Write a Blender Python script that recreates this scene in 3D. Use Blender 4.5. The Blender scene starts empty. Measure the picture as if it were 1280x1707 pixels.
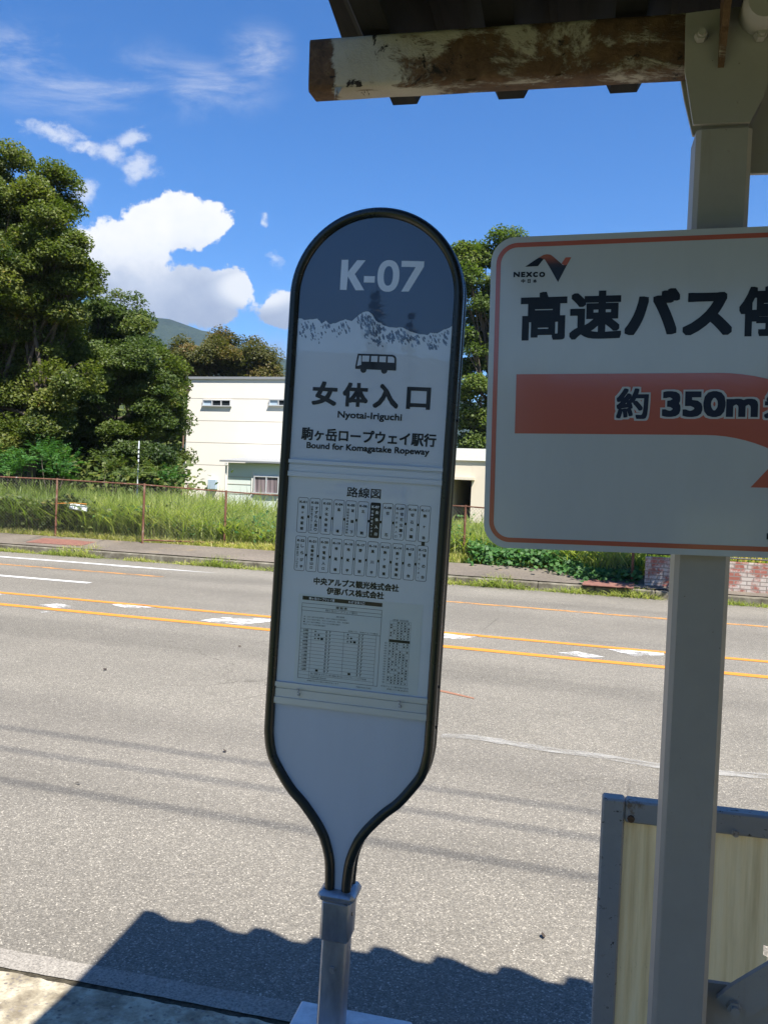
import bpy, math, random
import numpy as np
from mathutils import Vector, Matrix, noise as mnoise
rnd = random.Random(7); rng = np.random.default_rng(7)
S = bpy.context.scene; COL = S.collection
R = math.radians
# ------------------------------------------------------------------ camera
F = 1476.0; EYE = 1.68; PITCH = R(1.475); ROLL = 0.042
cam = bpy.data.objects.new('camera', bpy.data.cameras.new('camera')); COL.objects.link(cam)
cam.data.sensor_fit = 'VERTICAL'; cam.data.sensor_height = 36.0; cam.data.lens = 36.0*F/1707.0
cam.data.clip_start = 0.05; cam.data.clip_end = 20000
CR = Matrix.Rotation(math.pi/2-PITCH, 3, 'X') @ Matrix.Rotation(ROLL, 3, 'Z')
C0 = Vector((0, 0, EYE))
cam.matrix_world = Matrix.Translation(C0) @ CR.to_4x4()
S.camera = cam
def ray(px, py): return CR @ Vector(((px-640)/F, -(py-853.5)/F, -1.0))
def on_z(px, py, z): d = ray(px, py); return C0 + d*((z-EYE)/d.z)
def at(px, py, dist): d = ray(px, py); return C0 + d*(dist/d.y)
# ------------------------------------------------------------------ light
SUN = Vector((0.72, -1.37, 2.56)).normalized()
EL = math.asin(SUN.z); AZ = math.atan2(SUN.x, SUN.y)
S.view_settings.view_transform = 'Standard'; S.view_settings.look = 'None'
S.view_settings.gamma = 1; S.view_settings.use_curve_mapping = False
S.view_settings.exposure = 1.25
sun = bpy.data.objects.new('sun', bpy.data.lights.new('sun', 'SUN')); COL.objects.link(sun)
sun.data.energy = 5.0; sun.data.angle = R(0.53); sun.data.color = (1, 0.95, 0.87)
sun.rotation_euler = (-SUN).to_track_quat('-Z', 'Y').to_euler()
W = bpy.data.worlds.new('World'); S.world = W; W.use_nodes = True
SKY_STRENGTH = 0.066

class NT:
    """tiny helper for node trees"""
    def __init__(s, tree): s.t = tree; s.n = tree.nodes; s.l = tree.links
    def new(s, typ, **kw):
        nd = s.n.new(typ)
        for k, v in kw.items(): setattr(nd, k, v)
        return nd
    def put(s, sock, v):
        if isinstance(v, bpy.types.NodeSocket): s.l.new(v, sock)
        elif v is not None: sock.default_value = v
    def math(s, op, a, b=None, c=None, clamp=False):
        nd = s.new('ShaderNodeMath', operation=op, use_clamp=clamp)
        for i, v in enumerate((a, b, c)): s.put(nd.inputs[i], v)
        return nd.outputs[0]
    def vmath(s, op, a, b=None, scale=None):
        nd = s.new('ShaderNodeVectorMath', operation=op); s.put(nd.inputs[0], a)
        if b is not None: s.put(nd.inputs[1], b)
        if scale is not None: s.put(nd.inputs['Scale'], scale)
        return nd.outputs['Value'] if op in ('LENGTH', 'DOT_PRODUCT', 'DISTANCE') else nd.outputs[0]
    def noise(s, vec, scale, detail=4, rough=0.55, dist=0.0, lac=2.0):
        nd = s.new('ShaderNodeTexNoise'); s.put(nd.inputs['Vector'], vec)
        nd.inputs['Scale'].default_value = scale; nd.inputs['Detail'].default_value = detail
        nd.inputs['Roughness'].default_value = rough; nd.inputs['Distortion'].default_value = dist
        nd.inputs['Lacunarity'].default_value = lac
        return nd.outputs['Fac']
    def vor(s, vec, scale, feature='F1', out='Distance', rand=1.0):
        nd = s.new('ShaderNodeTexVoronoi', feature=feature); s.put(nd.inputs['Vector'], vec)
        nd.inputs['Scale'].default_value = scale; nd.inputs['Randomness'].default_value = rand
        return nd.outputs[out]
    def ramp(s, fac, stops, interp='LINEAR'):
        nd = s.new('ShaderNodeValToRGB'); s.put(nd.inputs[0], fac); cr = nd.color_ramp; cr.interpolation = interp
        while len(cr.elements) < len(stops): cr.elements.new(0.5)
        for e, (p, c) in zip(cr.elements, stops):
            e.position = p; e.color = (c, c, c, 1) if isinstance(c, (int, float)) else (*c[:3], 1)
        return nd.outputs[0]
    def mr(s, v, a, b, c=0.0, d=1.0, smooth=True):
        nd = s.new('ShaderNodeMapRange'); nd.interpolation_type = 'SMOOTHSTEP' if smooth else 'LINEAR'
        for i, q in enumerate((v, a, b, c, d)): s.put(nd.inputs[i], q)
        return nd.outputs[0]
    def mix(s, fac, a, b, mode='MIX'):
        nd = s.new('ShaderNodeMix', data_type='RGBA', blend_type=mode)
        s.put(nd.inputs[0], fac)
        for i, v in ((6, a), (7, b)):
            s.put(nd.inputs[i], (*v[:3], 1) if isinstance(v, (tuple, list)) else v)
        return nd.outputs[2]
    def mapping(s, vec, rot=(0, 0, 0), scale=(1, 1, 1), loc=(0, 0, 0)):
        nd = s.new('ShaderNodeMapping'); s.put(nd.inputs[0], vec)
        nd.inputs['Rotation'].default_value = rot; nd.inputs['Scale'].default_value = scale; nd.inputs['Location'].default_value = loc
        return nd.outputs[0]
    def bump(s, h, strength, dist=0.01):
        nd = s.new('ShaderNodeBump'); nd.inputs['Strength'].default_value = strength; nd.inputs['Distance'].default_value = dist
        s.put(nd.inputs['Height'], h); return nd.outputs[0]

# ---- sky with cumulus to the left, faint cirrus above
t = NT(W.node_tree); t.n.clear()
out = t.new('ShaderNodeOutputWorld')
sky = t.new('ShaderNodeTexSky', sky_type='NISHITA', sun_disc=False, sun_elevation=EL, sun_rotation=AZ, altitude=600, air_density=1.0, dust_density=0.25, ozone_density=3.2)
bg = t.new('ShaderNodeBackground'); bg.inputs[1].default_value = SKY_STRENGTH
sat = t.new('ShaderNodeHueSaturation'); sat.inputs['Saturation'].default_value = 1.34; sat.inputs['Value'].default_value = 1.0
t.l.new(sky.outputs[0], sat.inputs['Color']); t.put(bg.inputs[0], t.mix(1.0, sat.outputs[0], (0.86, 0.98, 1.16), 'MULTIPLY'))
tc = t.new('ShaderNodeTexCoord'); sep = t.new('ShaderNodeSeparateXYZ'); t.l.new(tc.outputs['Generated'], sep.inputs[0])
yy = t.math('MAXIMUM', sep.outputs[1], 0.05)
comb = t.new('ShaderNodeCombineXYZ')
t.put(comb.inputs[0], t.math('DIVIDE', sep.outputs[0], yy)); t.put(comb.inputs[1], t.math('DIVIDE', sep.outputs[2], yy))
P = comb.outputs[0]
n1 = t.new('ShaderNodeTexNoise'); t.put(n1.inputs['Vector'], P); n1.inputs['Scale'].default_value = 14; n1.inputs['Detail'].default_value = 7; n1.inputs['Roughness'].default_value = 0.6
warp = t.vmath('SCALE', t.vmath('SUBTRACT', n1.outputs['Color'], (0.5, 0.5, 0.5)), scale=0.065)
PW = t.vmath('ADD', P, warp)
def dirp(px, py): d = ray(px, py); return (d.x/d.y, d.z/d.y, 0)
def blobs(lst, vec):
    acc = None
    for (px, py, rx, ry) in lst:
        c = dirp(px, py)
        v = t.vmath('MULTIPLY', t.vmath('SUBTRACT', vec, c), (F/rx, F/ry, 0))
        b = t.math('SUBTRACT', 1.0, t.vmath('LENGTH', v))
        acc = b if acc is None else t.math('SMOOTH_MAX', acc, b, 0.12)
    return acc
big = blobs([(288, 370, 100, 50), (345, 374, 42, 46), (200, 425, 95, 85), (225, 470, 90, 70), (300, 492, 140, 46), (386, 476, 40, 38), (335, 508, 80, 28),
             (474, 510, 52, 46), (512, 514, 56, 50)], PW)
cn = t.noise(P, 21, 10, 0.66)
dens = t.mr(t.math('ADD', big, t.math('MULTIPLY', t.math('SUBTRACT', cn, 0.5), 1.3)), 0.04, 0.20)
wis = blobs([(85, 222, 85, 26), (215, 236, 44, 30), (232, 285, 46, 26), (190, 255, 40, 40), (142, 318, 34, 32), (150, 245, 60, 20), (466, 424, 30, 18), (445, 366, 10, 10)], PW)
wn = t.noise(t.mapping(P, scale=(1, 1.4, 1)), 26, 8, 0.68)
wd = t.math('MULTIPLY', t.mr(t.math('ADD', wis, t.math('MULTIPLY', t.math('SUBTRACT', wn, 0.5), 2.2)), 0.15, 0.95), 0.6)
cir = blobs([(150, 130, 260, 95), (330, 150, 170, 70), (430, 90, 80, 70), (40, 90, 200, 80)], P)
ci = t.noise(t.mapping(P, rot=(0, 0, R(-28)), scale=(1.0, 2.6, 1)), 6, 8, 0.68, 0.6)
cd = t.math('MULTIPLY', t.math('MULTIPLY', t.mr(cir, 0.0, 0.8), t.mr(ci, 0.36, 0.80)), 0.55)
low = blobs([(440, 590, 190, 45), (330, 560, 120, 35), (500, 600, 160, 40)], PW)
ld = t.math('MULTIPLY', t.mr(t.math('ADD', low, t.math('MULTIPLY', t.math('SUBTRACT', cn, 0.5), 1.5)), 0.0, 0.9), 0.5)
alpha = t.math('MAXIMUM', dens, t.math('MAXIMUM', wd, t.math('MAXIMUM', cd, ld)))
front = t.mr(sep.outputs[1], 0.05, 0.2)
alpha = t.math('MULTIPLY', alpha, front)
# underside of the cumulus is greyer: thick part seen from below
sep2 = t.new('ShaderNodeSeparateXYZ'); t.put(sep2.inputs[0], PW)
hgt = t.mr(sep2.outputs[1], dirp(300, 525)[1], dirp(300, 385)[1])
sn = t.noise(P, 16, 6, 0.55)
lit = t.math('ADD', t.math('MULTIPLY', hgt, 0.85), t.math('MULTIPLY', t.math('SUBTRACT', sn, 0.45), 1.1), clamp=True)
rightc = t.mr(t.vmath('LENGTH', t.vmath('MULTIPLY', t.vmath('SUBTRACT', P, dirp(430, 480)), (F/90, F/45, 0))), 0.5, 1.15, 0.75, 0.0)
lit = t.math('MAXIMUM', lit, rightc)
ccol = t.ramp(lit, [(0.0, (0.36, 0.43, 0.58)), (0.45, (0.56, 0.62, 0.74)), (0.8, (0.88, 0.90, 0.93)), (1.0, (0.98, 0.97, 0.95))])
bgc = t.new('ShaderNodeBackground'); t.put(bgc.inputs[0], ccol); bgc.inputs[1].default_value = 0.47
mx = t.new('ShaderNodeMixShader'); t.put(mx.inputs[0], alpha); t.l.new(bg.outputs[0], mx.inputs[1]); t.l.new(bgc.outputs[0], mx.inputs[2])
t.l.new(mx.outputs[0], out.inputs[0])

# ------------------------------------------------------------------ helpers
def mat(name, color=None, rough=0.6, metallic=0.0, spec=0.5, coat=0.0, coat_rough=0.05):
    m = bpy.data.materials.new(name); m.use_nodes = True
    t = NT(m.node_tree); b = t.n['Principled BSDF']
    if color is not None: b.inputs['Base Color'].default_value = (*color, 1)
    b.inputs['Roughness'].default_value = rough; b.inputs['Metallic'].default_value = metallic
    b.inputs['Specular IOR Level'].default_value = spec
    b.inputs['Coat Weight'].default_value = coat; b.inputs['Coat Roughness'].default_value = coat_rough
    m['_'] = 1
    return m, t, b
def obco(t): return t.new('ShaderNodeTexCoord').outputs['Object']

class MB:
    """collects faces and links them as one mesh object"""
    def __init__(s): s.v = []; s.f = []; s.mi = []; s.cur = 0
    def add(s, vs, fs):
        o = len(s.v); s.v += [tuple(v) for v in vs]
        for f in fs: s.f.append([o+i for i in f]); s.mi.append(s.cur)
    def box(s, c, size, M=None):
        x, y, z = (q/2 for q in size)
        vs = [Vector((a*x, b*y, d*z)) for a in (-1, 1) for b in (-1, 1) for d in (-1, 1)]
        if M: vs = [M @ v for v in vs]
        s.add([v+Vector(c) for v in vs], [(0, 1, 3, 2), (4, 6, 7, 5), (0, 4, 5, 1), (2, 3, 7, 6), (0, 2, 6, 4), (1, 5, 7, 3)])
    def bbox(s, c, size, b=0.004, M=None):
        """box with chamfered edges"""
        x, y, z = (q/2 for q in size); b = min(b, x*.9, y*.9, z*.9); vs = []; idx = {}
        for sx in (-1, 1):
            for sy in (-1, 1):
                for sz in (-1, 1):
                    for k, p in enumerate(((sx*x, sy*(y-b), sz*(z-b)), (sx*(x-b), sy*y, sz*(z-b)), (sx*(x-b), sy*(y-b), sz*z))):
                        idx[(sx, sy, sz, k)] = len(vs); vs.append(Vector(p))
        fs = []
        for ax in range(3):
            for sg in (-1, 1):
                o = [a for a in range(3) if a != ax]; q = []
                for (p1, p2) in ((-1, -1), (1, -1), (1, 1), (-1, 1)):
                    k = [0, 0, 0]; k[ax] = sg; k[o[0]] = p1; k[o[1]] = p2; q.append(idx[(*k, ax)])
                fs.append(q)
        for ax in range(3):
            o = [a for a in range(3) if a != ax]
            for (p1, p2) in ((-1, -1), (1, -1), (1, 1), (-1, 1)):
                a1 = [0]*3; a1[o[0]] = p1; a1[o[1]] = p2; a2 = list(a1); a1[ax] = -1; a2[ax] = 1
                fs.append([idx[(*a1, o[0])], idx[(*a2, o[0])], idx[(*a2, o[1])], idx[(*a1, o[1])]])
        for sx in (-1, 1):
            for sy in (-1, 1):
                for sz in (-1, 1): fs.append([idx[(sx, sy, sz, k)] for k in range(3)])
        if M: vs = [M @ v for v in vs]
        s.add([v+Vector(c) for v in vs], fs)
    def tube(s, pts, rad, n=8, caps=True):
        pts = [Vector(p) for p in pts]; rads = rad if isinstance(rad, (list, tuple)) else [rad]*len(pts)
        rings = []; prev = None
        for i, p in enumerate(pts):
            d = (pts[min(i+1, len(pts)-1)]-pts[max(i-1, 0)]).normalized()
            a = d.cross(Vector((0, 0, 1)) if abs(d.z) < 0.9 else Vector((1, 0, 0))).normalized() if prev is None else (prev-d*prev.dot(d)).normalized()
            prev = a; b = d.cross(a)
            rings.append([p+(a*math.cos(k*2*math.pi/n)+b*math.sin(k*2*math.pi/n))*rads[i] for k in range(n)])
        vs = [v for r_ in rings for v in r_]; fs = []
        for i in range(len(pts)-1):
            for k in range(n): fs.append((i*n+k, i*n+(k+1) % n, (i+1)*n+(k+1) % n, (i+1)*n+k))
        if caps: fs.append(tuple(range(n))[::-1]); fs.append(tuple((len(pts)-1)*n+k for k in range(n)))
        s.add(vs, fs)
    def prism(s, poly, z0, z1):
        """poly in xy, between z0 and z1 (local)"""
        n = len(poly); s.add([(x, y, z0) for x, y in poly]+[(x, y, z1) for x, y in poly],
            [tuple(range(n))[::-1], tuple(range(n, 2*n))]+[(i, (i+1) % n, n+(i+1) % n, n+i) for i in range(n)])
    def flat(s, poly, z): s.add([(x, y, z) for x, y in poly], [tuple(range(len(poly)))])
    def strip(s, pts, w, z, closed=False):
        """flat line of width w through 2-D pts"""
        n = len(pts); L = []; Rr = []
        for i in range(n):
            a = Vector(pts[(i-1) % n] if closed or i > 0 else pts[i]); b = Vector(pts[(i+1) % n] if closed or i < n-1 else pts[i])
            d = (b-a).normalized(); nn = Vector((-d.y, d.x))*w/2; p = Vector(pts[i]); L.append(p+nn); Rr.append(p-nn)
        vs = [(q.x, q.y, z) for q in L]+[(q.x, q.y, z) for q in Rr]
        s.add(vs, [(i, n+i, n+(i+1) % n, (i+1) % n) for i in range(n if closed else n-1)])
    def build(s, name, m, parent=None, smooth=None):
        me = bpy.data.meshes.new(name); me.from_pydata(s.v, [], s.f); me.validate(); me.update()
        for q in (m if isinstance(m, (list, tuple)) else [m]): me.materials.append(q)
        if any(s.mi) and len(me.polygons) == len(s.mi): me.polygons.foreach_set('material_index', s.mi)
        if smooth is not None:
            me.polygons.foreach_set('use_smooth', [True]*len(me.polygons)); me.set_sharp_from_angle(angle=R(smooth))
        o = bpy.data.objects.new(name, me); COL.objects.link(o)
        if parent: o.parent = parent
        return o
def tag(o, label=None, cat=None, group=None, kind=None):
    for k, v in (('label', label), ('category', cat), ('group', group), ('kind', kind)):
        if v: o[k] = v
    return o
def empty(name, M, label, cat, group=None):
    o = bpy.data.objects.new(name, None); COL.objects.link(o); o.empty_display_size = 0.1
    o.matrix_world = M if isinstance(M, Matrix) else Matrix.Translation(Vector(M))
    return tag(o, label, cat, group)
def rrect(u0, v0, u1, v1, r, n=6):
    p = []
    for cx, cy, a0 in ((u1-r, v1-r, 0), (u0+r, v1-r, 90), (u0+r, v0+r, 180), (u1-r, v0+r, 270)):
        for k in range(n+1):
            a = R(a0+90*k/n); p.append((cx+r*math.cos(a), cy+r*math.sin(a)))
    return p
def circ(cx, cy, r, n=20, ry=None): return [(cx+r*math.cos(2*math.pi*k/n), cy+(ry or r)*math.sin(2*math.pi*k/n)) for k in range(n)]
def catmull(pts, n=6):
    P_ = [Vector(p) for p in pts]; o = []
    for i in range(len(P_)-1):
        a, b, c, d = P_[max(i-1, 0)], P_[i], P_[i+1], P_[min(i+2, len(P_)-1)]
        for k in range(n):
            x = k/n; o.append(0.5*((2*b)+(c-a)*x+(2*a-5*b+4*c-d)*x*x+(3*b-a-3*c+d)*x**3))
    o.append(P_[-1]); return [tuple(q) for q in o]
_gl = {}
def glyph(s):
    """lettering outlines as a mesh, from Blender's own built-in font"""
    if s not in _gl:
        c = bpy.data.curves.new('lettering', 'FONT'); c.body = s; c.resolution_u = 3
        o = bpy.data.objects.new('lettering', c)
        me = bpy.data.meshes.new_from_object(o)
        v = np.array([q.co[:2] for q in me.vertices]); f = [tuple(p.vertices) for p in me.polygons]
        bpy.data.objects.remove(o); bpy.data.curves.remove(c); bpy.data.meshes.remove(me)
        _gl[s] = (v, f)
    return _gl[s]
def text(mb, s, box, z, bold=0.0, k=8, jitter=4e-6):
    """fit the ink of s into box (u0,v0,u1,v1); bold = stroke growth in metres"""
    v, f = glyph(s); lo, hi = v.min(0), v.max(0)
    u0, v0, u1, v1 = box; b = bold
    sc = np.array([(u1-u0-2*b)/max(hi[0]-lo[0], 1e-6), (v1-v0-2*b)/max(hi[1]-lo[1], 1e-6)])
    base = (v-lo)*sc+np.array([u0+b, v0+b])
    sq = ((1, 1), (1, -1), (-1, 1), (-1, -1), (1, 0), (-1, 0), (0, 1), (0, -1))[:8 if k > 4 else 4]
    if b > .0014: sq = sq+tuple(p for q in (-.75, -.5, -.25, .25, .5, .75) for p in ((q, 1), (q, -1), (1, q), (-1, q)))
    offs = [(0, 0)]+([(b*x, b*y) for x, y in sq] if b > 0 else [])
    for i, (dx, dy) in enumerate(offs):
        mb.add([(x+dx, y+dy, z+i*jitter) for x, y in base], f)
def plane_frame(O, yaw, roll, pit=0):
    M = Matrix.Rotation(-R(yaw), 3, 'Z') @ Matrix.Rotation(R(90+pit), 3, 'X') @ Matrix.Rotation(-R(roll), 3, 'Z')
    n = M.col[2].copy(); Mt = M.transposed()
    def loc(px, py):
        d = ray(px, py); tt = (O-C0).dot(n)/d.dot(n); q = Mt @ (C0+d*tt-O); return (q.x, q.y)
    return M, loc

# ------------------------------------------------------------------ ground, road, pavements
RA = R(17.2); RT = Vector((math.cos(RA), -math.sin(RA), 0)); RN = Vector((math.sin(RA), math.cos(RA), 0))
def rd(tt, n, z=0.0): return RT*tt+RN*n+Vector((0, 0, z))
def tn(p): return (p.x*RT.x+p.y*RT.y, p.x*RN.x+p.y*RN.y)

def road_co(t): return t.mapping(obco(t), rot=(0, 0, RA))
m_asph, t, b = mat('asphalt', rough=0.85, spec=0.35)
co = road_co(t)
agg = t.vor(co, 175, out='Color'); s_ = t.new('ShaderNodeSeparateColor'); t.put(s_.inputs[0], agg)
agg2 = t.vor(co, 85, out='Color'); s2 = t.new('ShaderNodeSeparateColor'); t.put(s2.inputs[0], agg2)
fine = t.noise(co, 220, 3, 0.7)
g = t.ramp(s_.outputs[0], [(0.0, 0.105), (0.35, 0.155), (0.75, 0.20), (0.93, 0.265), (1.0, 0.48)])
g2 = t.ramp(s2.outputs[1], [(0.0, 0.86), (0.5, 1.0), (0.9, 1.06), (1.0, 1.25)])
g = t.mix(1.0, g, g2, 'MULTIPLY')
g = t.mix(t.mr(fine, 0.35, 0.60, 0.34, 0.0), g, (0.06, 0.057, 0.053))
big_ = t.noise(co, 0.55, 4, 0.6); g = t.mix(1.0, g, t.ramp(big_, [(0.3, 0.86), (0.7, 1.08)]), 'MULTIPLY')
band = t.noise(t.mapping(co, scale=(0.03, 1, 1)), 1.05, 3, 0.5); g = t.mix(1.0, g, t.ramp(band, [(0.34, 0.84), (0.5, 0.99), (0.72, 1.05)]), 'MULTIPLY')
sepc = t.new('ShaderNodeSeparateXYZ'); t.put(sepc.inputs[0], co)
wob = t.math('MULTIPLY', t.math('SUBTRACT', t.noise(co, 1.3, 4, 0.6), 0.5), 0.22)
ny = t.math('ADD', sepc.outputs[1], wob)
for n0, wd_, dk in ((12.0, 0.9, 0.24), (13.8, 0.6, 0.12), (7.2, 0.6, 0.06)):
    g = t.mix(t.mr(t.math('ABSOLUTE', t.math('SUBTRACT', ny, n0)), wd_*0.3, wd_, dk, 0.0), g, (0.07, 0.068, 0.066))
g = t.mix(t.mr(ny, 5.6, 5.9, 0.12, 0.0), g, (0.15, 0.148, 0.16))
crk = t.vor(t.vmath('ADD', co, t.vmath('SCALE', t.vmath('SUBTRACT', t.ramp(t.noise(co, 2.5, 4, .6), [(0, (0, 0, 0)), (1, (1, 1, 1))]), (.5, .5, .5)), scale=0.3)), 0.55, 'DISTANCE_TO_EDGE')
cmask = t.math('MULTIPLY', t.mr(crk, 0.001, 0.006, 0.55, 0.0), t.mr(t.noise(co, 0.35, 2), 0.52, 0.62))
g = t.mix(cmask, g, (0.05, 0.048, 0.045))
g = t.mix(1.0, g, (1.17, 1.07, 0.88), 'MULTIPLY')
t.put(b.inputs['Base Color'], g)
t.put(b.inputs['Roughness'], t.ramp(s_.outputs[1], [(0, 0.95), (0.85, 0.8), (0.95, 0.42), (1, 0.3)]))
t.put(b.inputs['Normal'], t.bump(t.math('ADD', s_.outputs[2], t.math('MULTIPLY', fine, 0.8)), 0.55, 0.004))

m_conc, t, b = mat('kerb concrete', rough=0.9, spec=0.3)
co = road_co(t)
c1 = t.noise(co, 9, 6, 0.65); peb = t.vor(co, 62, out='Color'); s_ = t.new('ShaderNodeSeparateColor'); t.put(s_.inputs[0], peb)
pd = t.vor(co, 62)
base = t.ramp(c1, [(0.36, (0.17, 0.14, 0.095)), (0.48, (0.29, 0.25, 0.175)), (0.60, (0.46, 0.41, 0.30))])
pebc = t.ramp(s_.outputs[0], [(0, (0.10, 0.09, 0.085)), (0.5, (0.22, 0.19, 0.16)), (1, (0.42, 0.36, 0.28))])
base = t.mix(t.math('MULTIPLY', t.mr(s_.outputs[1], 0.55, 0.75), t.mr(pd, 0.25, 0.5, 0.9, 0.0)), base, pebc)
base = t.mix(t.mr(t.noise(co, 55, 4, 0.7), 0.32, 0.46, 0.5, 0), base, (0.12, 0.105, 0.09))
t.put(b.inputs['Base Color'], base); t.put(b.inputs['Normal'], t.bump(t.math('ADD', c1, t.math('MULTIPLY', t.noise(co, 80, 4, 0.7), 0.5)), 0.6, 0.01))

m_gut, t, b = mat('gutter concrete', rough=0.9, spec=0.3)
co = road_co(t)
v_ = t.noise(co, 120, 4, 0.7); w_ = t.noise(co, 3.5, 5, 0.6)
g = t.ramp(v_, [(0.3, 0.12), (0.5, 0.26), (0.7, 0.38)]); g = t.mix(1.0, g, t.ramp(w_, [(0.3, (0.85, 0.77, 0.66)), (0.7, (1.12, 1.03, 0.88))]), 'MULTIPLY')
t.put(b.inputs['Base Color'], g); t.put(b.inputs['Normal'], t.bump(v_, 0.5, 0.006))

m_dirt, t, b = mat('gap dirt', rough=1.0, spec=0.1)
co = obco(t); t.put(b.inputs['Base Color'], t.ramp(t.noise(co, 40, 5, .7), [(0.3, (0.02, 0.018, 0.013)), (0.7, (0.09, 0.078, 0.055))]))

m_walk, t, b = mat('old pavement asphalt', rough=0.9, spec=0.3)
co = road_co(t)
g = t.ramp(t.noise(co, 25, 6, 0.7), [(0.3, 0.085), (0.7, 0.16)]); g = t.mix(1.0, g, t.ramp(t.noise(co, 0.9, 4, .6), [(0.3, 0.8), (0.7, 1.15)]), 'MULTIPLY')
g = t.mix(t.mr(t.noise(co, 2.2, 5, .7), 0.6, 0.72, 0, .6), g, (0.20, 0.17, 0.11))
t.put(b.inputs['Base Color'], t.mix(1.0, g, (1.18, 1.0, 0.80), 'MULTIPLY'))

m_soil, t, b = mat('soil and dry grass', rough=1.0, spec=0.1)
co = obco(t)
t.put(b.inputs['Base Color'], t.ramp(t.noise(co, 0.8, 8, .7), [(0.3, (0.05, 0.07, 0.02)), (0.5, (0.10, 0.12, 0.04)), (0.7, (0.17, 0.15, 0.07))]))

# terrain: one sheet to the horizon, a low bank beyond the road
def terr_z(tt, n):
    if n < 2.2: return -0.02
    if n < 15.9: return -0.05
    x = min(max((n-15.9)/2.0, 0), 1); return -0.05+0.31*x*x*(3-2*x)
mb = MB(); ns = [-4000, -300, -40, -8, 0, 2.2, 2.4, 8, 15.8, 16.0, 16.4, 16.8, 17.2, 17.6, 18, 20, 25, 40, 80, 300, 1200, 6000]
ts = [-6000, -1500, -300, -80, -40, -20, -10, -5, 0, 5, 10, 20, 40, 80, 300, 1500, 6000]
vs = [rd(a, n, terr_z(a, n)) for n in ns for a in ts]; k = len(ts)
mb.add(vs, [(i*k+j, i*k+j+1, (i+1)*k+j+1, (i+1)*k+j) for i in range(len(ns)-1) for j in range(k-1)])
tag(mb.build('ground', m_soil), kind='structure')

KA = R(13.5); KT = Vector((math.cos(KA), -math.sin(KA), 0)); KN = Vector((math.sin(KA), math.cos(KA), 0))
K0 = Vector((-0.72, 2.95, 0))
def kp(tt, n, z=0): return K0+KT*tt+KN*n+Vector((0, 0, z))
mb = MB()
lo_ = [kp(a, 0.0) for a in (-90, -30, -8, 0, 8, 30, 90)]
hi_ = [rd(tn(p)[0], 15.86) for p in lo_]
# the bus bay is slightly skew to the road: clip the road sheet where the two lines meet
vs = lo_+hi_; k = len(lo_)
mb.add(vs, [(i, i+1, k+i+1, k+i) for i in range(k-1)])
# fine strip in front so bump and shadow read crisply
tag(mb.build('road', m_asph), kind='structure')

SW = 0.010   # near pavement is almost flush: shallow kerb
mb = MB(); n = 90
xs = np.concatenate([np.linspace(-30, -4, 60), np.linspace(-3.96, 4, 260), np.linspace(4.1, 30, 60)])
row = [[], [], [], []]
for x in xs:
    j = 0.006*mnoise.noise(Vector((x*3, 0, 5)))+0.004*mnoise.noise(Vector((x*17, 0, 9)))
    row[0].append(kp(x, 0.004*mnoise.noise(Vector((x*9, 3, 1))), 0.004)); row[1].append(kp(x, -0.105+j*0.6, 0.006))
n = len(xs); vs = row[0]+row[1]
mb.add(vs, [(i, n+i, n+i+1, i+1) for i in range(n-1)])
tag(mb.build('gutter', m_gut), kind='structure')
mb = MB(); mb.add([kp(-30, -0.06, 0.002), kp(30, -0.06, 0.002), kp(30, -0.3, 0.002), kp(-30, -0.3, 0.002)], [(0, 1, 2, 3)])
tag(mb.build('gutter_gap', m_dirt), kind='structure')
mb = MB(); prof = []
a, b_, c = [], [], []
for x in xs:
    j = 0.006*mnoise.noise(Vector((x*4, 2, 0)))+0.008*mnoise.noise(Vector((x*13, 0, 3)))+.004*mnoise.noise(Vector((x*37, 4, 3)))
    a.append(kp(x, -0.130+j*1.6, 0.002)); b_.append(kp(x, -0.136+j*1.6, SW+0.002*mnoise.noise(Vector((x*30, 1, 1))))); c.append(kp(x, -0.30, SW+0.003))
vs = a+b_+c
mb.add(vs, [(r_*n+i, (r_+1)*n+i, (r_+1)*n+i+1, r_*n+i+1) for r_ in range(2) for i in range(n-1)])
mb.add([kp(-30, -0.30, SW+0.003), kp(30, -0.30, SW+0.003), kp(30, -3.2, SW+0.003), kp(-30, -3.2, SW+0.003)], [(0, 3, 2, 1)])
tag(mb.build('near_pavement', m_conc), kind='structure')

# far kerb and pavement
m_kst, t, b = mat('far kerb', rough=0.95, spec=0.2)
co = road_co(t); t.put(b.inputs['Base Color'], t.ramp(t.noise(co, 6, 6, .7), [(0.3, (0.07, 0.06, 0.042)), (0.55, (0.16, 0.145, 0.11)), (0.75, (0.27, 0.25, 0.20))]))
mb = MB()
for i in range(46):
    a0 = -28+i*1.0; mb.bbox(rd(a0+0.5, 15.95, 0.05), (0.996, 0.18, 0.17), 0.015, Matrix.Rotation(-RA, 3, 'Z'))
tag(mb.build('far_kerb', m_kst), kind='structure')
mb = MB()
def walk_edge(a): return 17.15+0.0*a+0.05*mnoise.noise(Vector((a*1.7, 0, 0)))
xs2 = np.linspace(-30, 30, 121); n = len(xs2)
vs = [rd(a, 16.05, 0.150+0.01*mnoise.noise(Vector((a, 1, 0)))) for a in xs2]+[rd(a, walk_edge(a), 0.285) for a in xs2]
mb.add(vs, [(i, i+1, n+i+1, n+i) for i in range(n-1)])
tag(mb.build('far_pavement', m_walk), kind='structure')

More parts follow.
